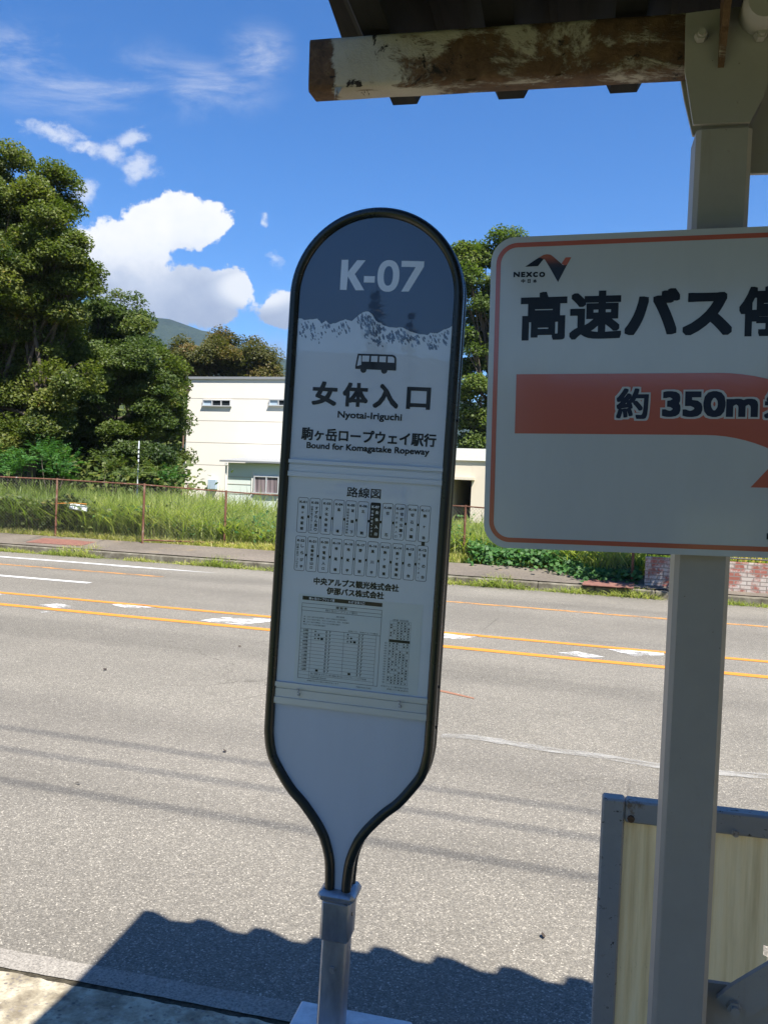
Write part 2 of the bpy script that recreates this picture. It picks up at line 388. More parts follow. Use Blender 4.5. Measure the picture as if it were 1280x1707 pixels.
# ---- painted markings
def worn(name, col, lo, hi, scale=7):
    m, t, b = mat(name, rough=0.7); co = road_co(t)
    w = t.math('ADD', t.math('MULTIPLY', t.noise(t.mapping(co, scale=(0.5, 1.6, 1)), scale, 8, 0.75), 0.7), t.math('MULTIPLY', t.noise(co, 90, 3, .7), 0.3))
    al = t.mr(w, lo, hi); tr = t.new('ShaderNodeBsdfTransparent'); mxs = t.new('ShaderNodeMixShader')
    t.put(b.inputs['Base Color'], t.mix(t.noise(co, 60, 4, .7), tuple(c*0.8 for c in col), col))
    t.put(mxs.inputs[0], al); t.l.new(tr.outputs[0], mxs.inputs[1]); t.l.new(b.outputs[0], mxs.inputs[2])
    t.l.new(mxs.outputs[0], t.n['Material Output'].inputs[0]); return m
m_or = worn('orange road paint', (0.62, 0.235, 0.02), 0.25, 0.36)
m_or2 = worn('thin worn orange paint', (0.66, 0.30, 0.06), 0.42, 0.55)
m_wh = worn('white road paint', (0.66, 0.66, 0.64), 0.30, 0.46)
m_wh2 = worn('flaked white paint', (0.72, 0.72, 0.70), 0.46, 0.54, 6)
m_wh3 = worn('ghost of white paint', (0.37, 0.355, 0.32), 0.34, 0.66)
def line(n0, t0, t1, w, m, z=0.004, name='lane_marking', taper=0):
    mb = MB(); k = max(2, int((t1-t0)/1.0)); L = []; Rr = []
    for i in range(k+1):
        a = t0+(t1-t0)*i/k; w2 = w/2*(1-taper*i/k); nn = n0+0.012*mnoise.noise(Vector((a*0.7, n0, 0)))
        L.append(rd(a, nn+w2, z)); Rr.append(rd(a, nn-w2, z))
    mb.add(L+Rr, [(i, k+1+i, k+2+i, i+1) for i in range(k)])
    return tag(mb.build(name, m), kind='structure')
line(9.36, -40, 40, 0.15, m_or); line(10.28, -40, 40, 0.13, m_or)
ta = lambda px, py: tn(on_z(px, py, 0))
a0 = ta(270, 962); line(a0[1]+0.02, -40, a0[0], 0.12, m_or2)
p1 = ta(740, 1001); p2 = ta(1280, 1047); line((p1[1]+p2[1])/2, p1[0]-1.6, 30, 0.12, m_or2)
p = ta(150, 972); line(p[1], -40, p[0], 0.15, m_wh, taper=0.0)
p = ta(0, 929); q = ta(370, 955); line((p[1]+q[1])/2, -40, q[0]-2.2, 0.16, m_wh); line((p[1]+q[1])/2-0.02, q[0]-2.2, q[0], 0.24, m_wh, taper=1)
p = ta(735, 1228); q = ta(1280, 1296)
mb = MB()
pts = [(735, 1226), (790, 1229), (860, 1240), (920, 1250), (1000, 1260), (1100, 1277), (1200, 1288), (1290, 1295), (1500, 1316), (2400, 1400)]
vs = []
for (x, y) in [(x_, y_) for x_, y_ in catmull(pts, 5)]:
    q = on_z(x, y, 0.004); w2 = 0.056+0.022*mnoise.noise(Vector((x*.05, 0, 0))); vs += [q+RN*w2, q-RN*w2]
mb.add(vs, [(i, i+1, i+3, i+2) for i in range(0, len(vs)-3, 2)])
tag(mb.build('lane_marking', m_wh3), kind='structure')
# hatching remains between the two orange lines
def patch(px):
    mb = MB(); mb.add([on_z(x, y, 0.004) for x, y in px], [tuple(range(len(px)))]); tag(mb.build('hatch_marking', m_wh2), kind='structure')
for px in ([(66, 1008), (100, 1006), (128, 1012), (90, 1013)], [(182, 1006), (236, 1008), (262, 1012), (215, 1014), (198, 1011)],
           [(334, 1034), (372, 1029), (452, 1031), (452, 1036), (404, 1041), (362, 1038)], [(-14, 988), (14, 991), (-14, 993)],
           [(736, 1055), (800, 1060), (770, 1065), (738, 1064)], [(930, 1088), (962, 1086), (1008, 1095), (975, 1096)],
           [(1012, 1082), (1060, 1084), (1106, 1087), (1106, 1092), (1058, 1094), (1040, 1089)], [(60, 1018), (96, 1020), (70, 1021)]):
    patch(px)
mb = MB(); q = [on_z(x, y, 0.004) for x, y in ((722, 1148), (745, 1152), (790, 1163), (790, 1165), (745, 1155), (722, 1150))]; mb.add(q, [(0, 1, 4, 5), (1, 2, 3, 4)])
m_rst, t, b = mat('rust stain', (0.25, 0.12, 0.07), 0.9); tag(mb.build('stain', m_rst), kind='structure')
# ------------------------------------------------------------------ bus stop pole sign
O_ = C0+ray(610, 1000)*2.05
SM, SL = plane_frame(O_, 12.0, 1.4, 0.4)
BASE = -1.30                                         # local height of the pole foot below O_
CX = -0.0235; IW = 0.182
SGM = Matrix.Translation(O_+SM @ Vector((CX, BASE, -0.024))) @ SM.to_4x4()
sign = empty('bus_stop_sign', SGM, 'tall round-topped bus stop sign numbered K-07 with dark frame and route map', 'bus stop sign')
def L(px, py): u, v = SL(px, py); return (u-CX, v-BASE)
def lbox(l, r, tp, bt): return (L(*l)[0], L(*bt)[1], L(*r)[0], L(*tp)[1])
def z_(k): return 0.024+k*0.0003                      # printed layers on the front face
TOP = L(628, 362)[1]; CC = TOP-IW                    # inner arch
LOWS = L(448, 1225)[1]; NECK = L(566, 1493)[1]
m_frame, t, b = mat('dark green black plastic', (0.012, 0.017, 0.017), 0.28, spec=0.5)
t.put(b.inputs['Roughness'], t.mr(t.noise(obco(t), 8, 4, .6), .3, .7, .24, .34))
m_white, t, b = mat('white sign sheet', (0.62, 0.68, 0.73), 0.25, spec=0.5, coat=1.0, coat_rough=0.008)
t.put(b.inputs['Base Color'], t.mix(t.noise(obco(t), 5, 5, .6), (0.53, 0.60, 0.69), (0.58, 0.65, 0.74)))
t.put(b.inputs['Coat Normal'], t.bump(t.noise(obco(t), 4, 3, .5), 0.02, 0.02))
m_plate, t, b = mat('bare white plate', (0.60, 0.65, 0.72), 0.35)
t.put(b.inputs['Base Color'], t.mix(t.noise(t.mapping(obco(t), scale=(3, 0.6, 1)), 6, 5, .6), (0.48, 0.54, 0.63), (0.54, 0.60, 0.69)))
m_navy, t, b = mat('navy print', (0.017, 0.034, 0.080), 0.25, coat=1.0, coat_rough=0.008)
m_ink, t, b = mat('black print', (0.012, 0.014, 0.019), 0.3, spec=.3, coat=.45, coat_rough=0.008)
m_inkw, t, b = mat('white print', (0.62, 0.68, 0.76), 0.25, coat=1.0, coat_rough=0.008)
m_rock, t, b = mat('slate print', (0.05, 0.075, 0.13), 0.25, coat=1.0, coat_rough=0.008)
m_rock2, t, b = mat('blue grey print', (0.16, 0.22, 0.32), 0.25, coat=1.0, coat_rough=0.008)
m_alu, t, b = mat('aluminium rail', (0.56, 0.60, 0.67), 0.38, metallic=0.35)
m_galv, t, b = mat('galvanised steel', (0.42, 0.44, 0.47), 0.42, metallic=0.75)
co = obco(t); t.put(b.inputs['Base Color'], t.ramp(t.noise(t.mapping(co, scale=(1, 0.3, 1)), 18, 6, .65), [(0.3, (0.24, 0.25, 0.28)), (0.7, (0.50, 0.52, 0.55))]))
t.put(b.inputs['Roughness'], t.ramp(t.noise(co, 25, 5, .6), [(0.3, 0.32), (0.7, 0.55)]))
m_paper, t, b = mat('timetable paper', (0.53, 0.60, 0.62), 0.5, coat=1.0, coat_rough=0.008)

def outline(off, n_arc=40):
    """half of the outline (right side, foot to top) at distance off outside the inner edge"""
    y1 = LOWS
    half = [(.0095, NECK), (.0105, .64), (.0150, .686), (.0290, .73), (.0420, .7545), (.0605, .78), (.0915, .815), (.122, .8435), (.152, .883), (.1715, .916), (.1805, .958), (.182, 1.0), (.182, 1.15), (.182, (y1+CC)/2), (.182, CC-.05)]
    pts = catmull(half, 8)+[(IW*math.cos(a), CC+IW*math.sin(a)) for a in np.linspace(0, math.pi/2, n_arc//2+1)]
    o = []
    for i, p in enumerate(pts):
        a = Vector(pts[max(i-1, 0)]); c = Vector(pts[min(i+1, len(pts)-1)]); d = (c-a).normalized()
        if i == len(pts)-1: d = Vector((-1, 0))
        o.append((p[0]+d.y*off, p[1]-d.x*off))
    return o
def full(off): h = outline(off); return h+[(-x, y) for x, y in h[-2::-1]]
inn = full(0.0035)
mb = MB(); n = len(inn); mb.add([(x, y, 0.0215) for x, y in inn]+[(x, y, -0.0215) for x, y in inn], [tuple(range(n)), tuple(range(n, 2*n))[::-1]])
face = mb.build('face_panel', m_plate, sign)
# frame: two rounded rims with a groove between them, swept along the outline
prof = []
for k in range(9): a = R(200-k*260/8); prof.append((0.0105+0.0105*math.cos(a)*1.0, 0.021+0.0105*math.sin(a)))
prof = [(-0.001, 0.014)]+[(0.0105+0.0115*math.cos(R(a)), 0.024+0.0105*math.sin(R(a))) for a in (170, 140, 110, 80, 50, 20, -10, -40)]+[(0.0155, 0.013), (0.0155, 0.004), (0.019, 0.003), (0.019, -0.003), (0.0155, -0.004), (0.0155, -0.013)]+[(0.0105+0.0115*math.cos(R(a)), -0.024+0.0105*math.sin(R(a))) for a in (40, 10, -20, -50, -80, -110, -140, -170)]+[(-0.001, -0.014)]
mb = MB(); rings = [full(q[0]) for q in prof]; m_ = len(prof)
vs = [(rings[j][i][0], rings[j][i][1], prof[j][1]) for i in range(n) for j in range(m_)]
mb.add(vs, [(i*m_+j, i*m_+(j+1) % m_, (i+1)*m_+(j+1) % m_, (i+1)*m_+j) for i in range(n-1) for j in range(m_)])
frame = mb.build('frame', m_frame, sign, 50)
for yy_ in (L(730, 1149)[1], L(724, 1217)[1], L(757, 700)[1]):
    mb = MB(); mb.tube([(0.1995, yy_, 0.0), (0.2065, yy_, 0.0)], 0.0035, 8); mb.build('frame_screw', m_frame, frame, 40)

def inside(off):                                        # arch part of the inner outline above y0
    return full(off)
VB1 = L(484, 765)[1]
arch = [(p) for p in full(0.001)]
def above(poly_y): return [p for p in arch if p[1] > poly_y]
# white upper poster and navy sky over the ridge
up = [(0.1825, VB1)]+[p for p in arch if p[1] > VB1+0.02]+[(-0.1825, VB1)]
mb = MB(); mb.flat(up, z_(0)); poster = mb.build('poster', m_white, sign)
c3 = lambda x, y: L(470+x/5.565, 360+y/5.565)
c1_ = lambda x, y: L(600+x/5.69, 330+y/5.69)
ridge = [c3(*q) for q in ((150, 945), (178, 950), (215, 965), (262, 958), (330, 953), (352, 975), (370, 1000), (388, 985), (405, 970), (424, 990), (450, 1006), (520, 985), (590, 958), (618, 966), (645, 976), (672, 955), (700, 930), (722, 910), (745, 897), (780, 884), (805, 888), (832, 908), (850, 935), (870, 970), (890, 988), (910, 990))]
ridge += [c1_(*q) for q in ((225, 1208), (262, 1221), (320, 1228), (400, 1228), (440, 1248), (480, 1268), (530, 1284), (570, 1294), (640, 1302), (670, 1278), (700, 1284), (732, 1286), (765, 1266), (800, 1246), (835, 1236), (868, 1216), (890, 1205))]
rg2 = []
for a, b_ in zip(ridge[:-1], ridge[1:]):
    for k in range(3): x = k/3; rg2.append((a[0]+(b_[0]-a[0])*x, a[1]+(b_[1]-a[1])*x+(rnd.uniform(-.0009, .0009) if k else 0)))
rg2.append(ridge[-1])
rg2 = [q for q in rg2 if abs(q[0]) < 0.181]
ry0, ry1 = rg2[0][1], rg2[-1][1]
nav = [(0.1825, ry1)]+[p for p in arch if p[1] > (ry0 if p[0] < 0 else ry1)+0.002]+[(-0.1825, ry0)]+rg2
mb = MB(); mb.flat(nav, z_(1)); mb.build('night_sky_print', m_navy, poster)
# rocks under the ridge
mb = MB(); mb2 = MB()
def ridge_y(x):
    for a, b_ in zip(rg2[:-1], rg2[1:]):
        if a[0] <= x <= b_[0]: return a[1]+(b_[1]-a[1])*(x-a[0])/max(b_[0]-a[0], 1e-6)
    return ry0
cl = [(c3(780, 960), .022, 44), (c3(840, 1010), .022, 46), (c3(720, 960), .012, 16), (c3(935, 1050), .011, 16), (c3(200, 1035), .010, 12), (c3(400, 1010), .010, 12), (c3(590, 1030), .015, 14), (c3(300, 1080), .03, 30),
      (c1_(420, 1310), .018, 46), (c1_(310, 1320), .013, 24), (c1_(520, 1350), .014, 22), (c1_(680, 1350), .021, 44), (c1_(800, 1310), .020, 30), (c1_(850, 1260), .012, 12), (c1_(120, 1300), .022, 40), (c1_(200, 1370), .014, 16), (c3(500, 1040), .02, 12), (c3(170, 1090), .01, 8)]
zi = 0
for (cx, cy), r_, cnt in cl:
    for _ in range(cnt):
        a = rnd.uniform(0, 6.28); q = r_*rnd.random()**.6; x = cx+q*math.cos(a)*1.0; y = cy+q*math.sin(a)*1.0
        if abs(x) > 0.174 or y > ridge_y(x)-0.005: continue
        s0 = rnd.uniform(.0012, .0046); k = rnd.randint(4, 6); pa = rnd.uniform(0, 6.28); zi += 1
        poly = [(x+s0*rnd.uniform(.4, 1.2)*math.cos(pa+j*6.28/k)*.75-0.45*s0*math.sin(pa+j*6.28/k), y+s0*rnd.uniform(.5, 1.5)*math.sin(pa+j*6.28/k)*1.3) for j in range(k)]
        (mb2 if rnd.random() < .22 else mb).flat(poly, z_(0)+0.00004+zi*4e-7)
mb.build('rock_print', m_rock, poster); mb2.build('rock_shade_print', m_rock2, poster)
# K-07
mb = MB(); zz = z_(2)
K = [(555, 407), (617, 407), (613.5, 520), (698, 411), (776, 412), (676, 540), (763, 690), (684, 690), (612, 560), (600, 687), (538, 685)]
mb.flat([c3(*q) for q in K][::-1], zz); mb.flat([c3(*q) for q in ((762, 558), (863, 560), (860, 619), (759, 617))][::-1], zz)
o0 = c3(987, 557); ax = abs(c3(1088, 557)[0]-c3(885, 557)[0])/2; ay = abs(c3(987, 410)[1]-c3(987, 704)[1])/2
nn = 48; oo = circ(o0[0], o0[1], ax, nn, ay); ii = circ(o0[0], o0[1], ax*.42, nn, ay*.62)
sup = lambda P_, a, b_: [(o0[0]+a*math.copysign(abs((x-o0[0])/a)**.88, x-o0[0]), o0[1]+b_*math.copysign(abs((y-o0[1])/b_)**.88, y-o0[1])) for x, y in P_]
oo = sup(oo, ax, ay); ii = sup(ii, ax*.42, ay*.62)
mb.add([(x, y, zz) for x, y in oo+ii], [(k, (k+1) % nn, nn+(k+1) % nn, nn+k) for k in range(nn)])
mb.flat([c1_(*q) for q in ((395, 597), (609, 602), (606, 652), (462, 888), (391, 888), (528, 656), (393, 653))][::-1], zz)
mb.build('stop_number', m_inkw, poster)
# bus pictogram
c5 = lambda x, y: L(470+x/3.879, 340+y/3.879)
mb = MB(); zz = z_(2)
mb.flat([c5(*q) for q in ((491, 968), (712, 975), (727, 980), (737, 992), (739, 1010), (737, 1078), (474, 1066), (475, 1048), (481, 1015))][::-1], zz)
for wx, wy in ((527, 1072), (661, 1078)):
    q = c5(wx, wy); mb.flat(circ(q[0], q[1], abs(c5(wx+20, wy)[0]-q[0]), 20), zz+4e-6)
mb.build('bus_pictogram', m_ink, poster)
mb = MB(); zz = z_(2)+2e-5
for q4 in (((499, 980), (513, 981), (513, 1040), (486, 1048)), ((520, 981), (566, 982), (563, 1020), (518, 1019)), ((578, 983), (620, 984), (617, 1022), (575, 1020)), ((631, 985), (673, 986), (671, 1024), (629, 1022)), ((685, 987), (716, 988), (727, 1000), (726, 1027), (683, 1025))):
    mb.flat([c5(*q) for q in q4][::-1], zz)
mb.build('bus_window_print', m_white, poster)
# names
mb = MB(); zz = z_(2)
u0, u1 = c5(195, 1240)[0], c5(962, 1260)[0]
vt, vb = c5(320, 1150)[1], c5(320, 1305)[1]
for ch, (a, b_) in zip('女体入口', ((195, 357), (393, 556), (590, 754), (806, 961))):
    sh = 1.0 if ch != '口' else .93
    text(mb, ch, (c5(a, 1240)[0], vb+(0 if ch != '口' else .001), c5(b_, 1250)[0], vb+(vt-vb)*sh), zz, 0.0021)
text(mb, 'Nyotai-Iriguchi', (c5(360, 1370)[0], c5(655, 1410)[1], c5(775, 1385)[0], c5(368, 1338)[1]), zz, 0.0006)
text(mb, '駒ヶ岳ロープウェイ駅行', (c5(126, 1490)[0], c5(165, 1527)[1], c5(997, 1530)[0], c5(165, 1443)[1]), zz, 0.0009)
text(mb, 'Bound for Komagatake Ropeway', (c5(160, 1560)[0], c5(940, 1637)[1], c5(952, 1610)[0], c5(168, 1538)[1]), zz, 0.0006)
mb.build('name_lettering', m_ink, poster)

# rails across the sign
def rail(v1, v0):
    mb = MB(); h = v1-v0
    for (a, b_, zt) in ((v1, v1-h*.22, .0285), (v1-h*.22, v1-h*.30, .0245), (v1-h*.30, v0+h*.30, .0262), (v0+h*.30, v0, .0285)):
        mb.box((0, (a+b_)/2, (0.0225+zt)/2), (0.3665, abs(a-b_)-0.0004, zt-0.0225))
    return mb.build('rail', m_alu, sign)
rail(VB1, L(481.3, 793)[1]); VL1 = L(458.8, 1134.5)[1]; low_rail = rail(VL1, L(456.3, 1170.5)[1])
for px, py in ((499, 1153), (667, 1173)):
    q = L(px, py); mb = MB()
    mb.tube([(q[0]-.002, q[1]-.007, .029), (q[0]+.004, q[1]-.006, .033), (q[0]+.004, q[1]-.001, .035), (q[0]-.002, q[1]+.001, .034), (q[0]+.002, q[1]+.004, .034), (q[0]+.001, q[1]+.008, .033), (q[0]-.004, q[1]+.007, .030)], 0.0013, 6)
    mb.build('hook', m_galv, low_rail, 60)
# route map sheet
VB2 = L(481.3, 793)[1]
mb = MB(); mb.flat([(-.1825, VL1), (.1825, VL1), (.1825, VB2), (-.1825, VB2)], z_(0)); rmap = mb.build('route_map', m_white, sign)
c6 = lambda x, y: L(470+x/4.414, 760+y/4.414)
c7 = lambda x, y: L(440+x/4, 980+y/4)
mb = MB(); zz = z_(1)
text(mb, '路線図', (c6(478, 260)[0], c6(500, 303)[1], c6(728, 275)[0], c6(500, 228)[1]), zz, .0004); mb.build('map_title', m_ink, rmap); mb = MB()
text(mb, '中央アルプス観光株式会社', (c6(234, 920)[0], c6(260, 948)[1], c6(860, 972)[0], c6(260, 893)[1]), zz, .0007)
text(mb, '伊那バス株式会社', (c6(329, 992)[0], c6(350, 1020)[1], c6(751, 1025)[0], c6(350, 966)[1]), zz, .0007)
mb.build('company_lettering', m_ink, rmap)
u0 = c6(115, 435)[0]; u1 = c6(1086, 505)[0]; bw = (u1-u0)/11*.86; pit = (u1-u0-bw)/10
r1t, r1b = c6(160, 306)[1], c6(150, 563)[1]; dy = 0
du2 = 0.0
r2t, r2b = c6(145, 590)[1], c6(130, 843)[1]
row1 = [('K-01', '駒ヶ根駅前', ''), ('K-02', 'すずらん通り', '旧駒ヶ根バスターミナル'), ('K-03', '文化会館北', ''), ('K-04', '馬場', ''), ('K-05', '坂樋下', '旧昭和伊南総合病院'), ('K-06', '北割', ''), ('K-07', '女体入口', '旧駒ヶ根インター'), ('K-08', '切石', ''), ('K-09', '切石公園下', '旧光前寺入口'), ('K-10', '切石公園', ''), ('K-11', '駒ヶ池', '')]
row2 = [('K-22', 'しらび平', '旧駒ヶ岳ロープウェイ'), ('K-21', '北御所登山口', ''), ('K-20', '中電取入口', ''), ('K-19', '桧尾橋', ''), ('K-18', '地蔵平', ''), ('K-17', '野猿前', ''), ('K-16', '黒川平', ''), ('K-15', '駒ヶ根橋', ''), ('K-14', '駒ヶ根橋南', ''), ('K-13', '菅の台', ''), ('K-12', '菅の台', 'バスセンター')]
mb = MB(); mw = MB()
for ri, (row, vt, vb) in enumerate(((row1, r1t, r1b), (row2, r2t, r2b))):
    h = vt-vb
    for i, (code, name, sub) in enumerate(row):
        x0 = u0+i*pit; x1 = x0+bw; dark = code == 'K-07'
        if dark: mb.flat(rrect(x0, vb, x1, vt, .004), zz)
        else: mb.strip(rrect(x0, vb, x1, vt, .004), .0010, zz, True)
        tb = mw if dark else mb; tz = zz+(5e-5 if dark else 0)
        text(tb, code, (x0+bw*.14, vt-h*.16, x1-bw*.14, vt-h*.09), tz, .00035, 4, 1e-6)
        nm = name; cw = bw*.34; xc = (x0+x1)/2 if not sub else x0+bw*.68
        top = vt-h*.22; bot = vb+h*.06; ch_ = min((top-bot)/len(nm), h*.155 if len(nm) > 3 else (top-bot))
        ch_ = (top-bot)/len(nm) if len(nm) > 2 else (top-bot)
        for j, ch in enumerate(nm):
            yc = (top-cw*.55-(top-bot-cw*1.1)*j/max(len(nm)-1, 1)); s2_ = .9 if ch not in 'ヶ口' else .7
            text(tb, ch, (xc-cw*.5*s2_, yc-cw*.5*s2_, xc+cw*.5*s2_, yc+cw*.5*s2_), tz, .00028, 4, 1e-6)
        for j, ch in enumerate(sub):
            cs = bw*.23; yc = top-cs*.5-(top-bot-cs)*j/max(len(sub)-1, 1)
            if ch == 'ー': text(tb, ch, (x0+bw*.23-.0003, yc-cs*.4, x0+bw*.23+.0003, yc+cs*.4), tz)
            else: text(tb, ch, (x0+bw*.23-cs*.45, yc-cs*.45, x0+bw*.23+cs*.45, yc+cs*.45), tz, .0001, 4, 1e-6)
        if i < 10: ym = (vt+vb)/2-.003; mb.flat([(x1-.0003, ym-.003), (x1+pit-bw+.0003, ym-.003), (x1+pit-bw+.0003, ym+.003), (x1-.0003, ym+.003)], zz-2e-5)
xk = u0+10*pit+bw/2; mb.flat([(xk-.004, r2t-.0003), (xk+.004, r2t-.0003), (xk+.004, r1b+.0003), (xk-.004, r1b+.0003)], zz-2e-5)
mb.build('stop_list', m_ink, rmap); mw.build('current_stop_lettering', m_inkw, rmap)
# timetable
pp = [c7(245, 40), c7(1062, 112), c7(1022, 722), c7(185, 625)]
P0 = ((pp[0][0]+pp[3][0])/2, (pp[3][1]+pp[2][1])/2); P1 = ((pp[1][0]+pp[2][0])/2, (pp[0][1]+pp[1][1])/2)
mb = MB(); mb.flat([P0, (P1[0], P0[1]), P1, (P0[0], P1[1])], z_(1)); paper = mb.build('timetable', m_paper, rmap)
mb = MB(); mh = MB(); zz = z_(2)
hx0, hx1 = c7(235, 300)[0], c7(770, 400)[0]
hx0, hx1 = P0[0]+.010, c7(772, 380)[0]
hv1, hv0 = c7(500, 74)[1], c7(500, 100)[1]
mb.flat([(hx0, hv0), (hx1, hv0), (hx1, hv1), (hx0, hv1)], zz)
text(mh, '駒ヶ岳ロープウェイ線', (hx0+.016, hv0+.0012, hx0+.078, hv1-.0012), zz+4e-5, .0001, 4, 1e-6)
text(mh, 'K-07 女体入口', (hx0+.112, hv0+.0012, hx0+.150, hv1-.0012), zz+4e-5, .0001, 4, 1e-6)
tv1 = c7(500, 122)[1]; tv0 = c7(480, 625)[1]; gv = c7(500, 293)[1]
W_ = hx1-hx0
def hl(y, x0=hx0, x1=hx1, w=.0005): mb.flat([(x0, y-w/2), (x1, y-w/2), (x1, y+w/2), (x0, y+w/2)], zz)
def vl(x, y0, y1, w=.0005): mb.flat([(x-w/2, y0), (x+w/2, y0), (x+w/2, y1), (x-w/2, y1)], zz+3e-6)
for x in (hx0, hx1): vl(x, tv0, tv1, .0008)
for y in (tv1, tv1-.009, tv1-.017, gv, tv0): hl(y, w=.0008)
text(mb, '時 刻 表', (hx0+W_*.43, tv1-.0075, hx0+W_*.57, tv1-.0015), zz, .0002, 4, 1e-6)
text(mb, '駒ヶ岳ロープウェイ駅行', (hx0+W_*.30, tv1-.0155, hx0+W_*.70, tv1-.0105), zz)
lines_ = ['運行期間', '★…7/21～8/31の土日祝日、9/15～10/8の土日祝日運行', '◆…7/14～8/26の毎日、9/15～11/4の土日、祝日、休日運行', '■…4/1～5/31の毎日、7/1～11/11の毎日運行', '無印…4/1～11/30の毎日運行']
yl = tv1-.0235
for i, s0 in enumerate(lines_):
    x0, x1 = (hx0+W_*.44, hx0+W_*.54) if i == 0 else (hx0+W_*.03, hx0+W_*(.03+.0165*len(s0)))
    text(mb, s0, (x0, yl-.0036, x1, yl), zz); yl -= .0061
text(mb, '伊那バス、中央アルプス観光', (hx0+W_*.60, gv+.002, hx0+W_*.97, gv+.0056), zz)
rows = 14; rh = (gv-tv0)/rows
for i in range(1, rows): hl(gv-i*rh, hx0, hx0+W_*.95)
for fx in (.14, .55, .95): vl(hx0+W_*fx, tv0 if fx > .9 else tv0+2*rh if fx > .5 else tv0, gv)
for i in range(12):
    y0, y1 = gv-(i+1)*rh+rh*.2, gv-i*rh-rh*.16
    text(mb, '%d時' % (i+5), (hx0+W_*.035, y0, hx0+W_*.10, y1), zz, .0001, 4, 1e-6)
    text(mb, '0 7', (hx0+W_*.32, y0, hx0+W_*.385, y1), zz, .0001, 4, 1e-6); text(mb, '3 7', (hx0+W_*.73, y0, hx0+W_*.795, y1), zz, .0001, 4, 1e-6)
    for bx in (.19, .60):
        sy = [['★'], ['★', '◆'], ['★', '◆', '■']][i] if i < 3 else (['', '■'] if i == 11 else [])
        for j, ch in enumerate(sy):
            if ch: text(mb, ch, (hx0+W_*(bx+.043*j-.017), (y0+y1)/2-.0026, hx0+W_*(bx+.043*j+.017), (y0+y1)/2+.0026), zz)
for i, s0 in enumerate(('駒ヶ根駅 発 すずらん通り経由 菅の台バスセンター しらび平駅着', '所要時間 約40分')):
    text(mb, s0, (hx0+W_*.16, gv-(13+i)*rh+rh*.25, hx0+W_*(.86 if i == 0 else .36), gv-(12+i)*rh-rh*.25), zz)
text(mb, '道路状況により遅れる場合があります', (hx0+W_*.12, tv0-.0062, hx0+W_*.52, tv0-.0030), zz); text(mb, '平成30年4月1日現在', (hx0+W_*.74, tv0-.0085, hx0+W_*.93, tv0-.0050), zz)
# small second table
sx0, sx1 = c7(828, 430)[0], c7(968, 430)[0]; sv1, sv0 = c7(900, 225)[1], c7(880, 645)[1]
sr = 24; sh_ = (sv1-sv0)/sr
text(mb, '運賃 時刻表', (sx0+.006, sv1+.001, sx1-.006, sv1+.0046), zz)
for i in range(sr+1): hl(sv1-i*sh_, sx0, sx1, .0004)
for k in range(0, 7): vl(sx0+(sx1-sx0)*k/6, sv0, sv1, .0003)
mb.flat([(sx0, sv1-8*sh_), (sx1, sv1-8*sh_), (sx1, sv1-7*sh_), (sx0, sv1-7*sh_)], zz+6e-6)
for i in range(sr):
    if i == 7: continue
    for k in range(6):
        if rnd.random() < .7: x = sx0+(sx1-sx0)*(k+.2)/6; y = sv1-(i+.75)*sh_; w2 = rnd.choice((.0022, .0032, .0038)); mb.flat([(x, y), (x+w2, y), (x+w2, y+sh_*.5), (x, y+sh_*.5)], zz+9e-6)
    if i > 7: text(mb, '%d00' % (i-5), (sx0-.010, sv1-(i+.8)*sh_, sx0-.004, sv1-(i+.3)*sh_), zz)
text(mb, '中央アルプス観光株式会社', (sx0-.012, sv0-.0085, sx1+.004, sv0-.0045), zz); text(mb, '伊那バス株式会社', (sx0+.002, sv0-.0145, sx1+.004, sv0-.0105), zz)
mb.build('timetable_print', m_ink, paper); mh.build('header_lettering', m_inkw, paper)

# collar, square pole, foot
mb = MB(); q = L(566, 1493)[1]
mb.bbox((0.0, q, 0), (0.090, 0.026, 0.090), 0.010); colr = mb.build('collar', m_galv, sign, 50)
mb = MB(); mb.bbox((0.0, q-.060, 0), (0.070, 0.098, 0.072), 0.006); sl = mb.build('sleeve', m_galv, colr, 50)
mb = MB(); mb.tube([(0.0345, q-.045, .012), (0.037, q-.045, .012)], .004, 8); mb.build('set_screw', m_frame, colr)
PB = 0.05
mb = MB(); mb.bbox((0.0, (q-.10)/2, 0), (0.060, q-.10, 0.060), 0.005); pole = mb.build('pole', m_galv, sign, 50)
for fy in (q-.175, q-.33):
    mb = MB(); mb.tube([(0.002, fy, .0295), (0.002, fy, .0335)], .0085, 10); mb.tube([(0.002, fy, .0335), (0.002, fy, .036)], .005, 8); mb.build('bolt', m_galv, pole, 40)
m_foot, t, b = mat('pale foot plate', (0.62, 0.64, 0.66), 0.5)
t.put(b.inputs['Base Color'], t.ramp(t.noise(obco(t), 20, 6, .7), [(0.3, (0.45, 0.46, 0.47)), (0.6, (0.68, 0.69, 0.70))]))
fh = L(504, 1680)[1]-.085
mb = MB(); mb.bbox((0.03, fh-.006, 0.0), (0.29, 0.012, 0.28), 0.003); foot = mb.build('foot_plate', m_foot, sign)
gz = (SGM.inverted() @ Vector((SGM.translation.x, SGM.translation.y, SW+.003))).y
mb = MB(); mb.bbox((0.03, (fh-.012+gz)/2, 0.0), (0.26, fh-.012-gz, 0.25), 0.02); mb.build('foot_block', m_conc, sign)

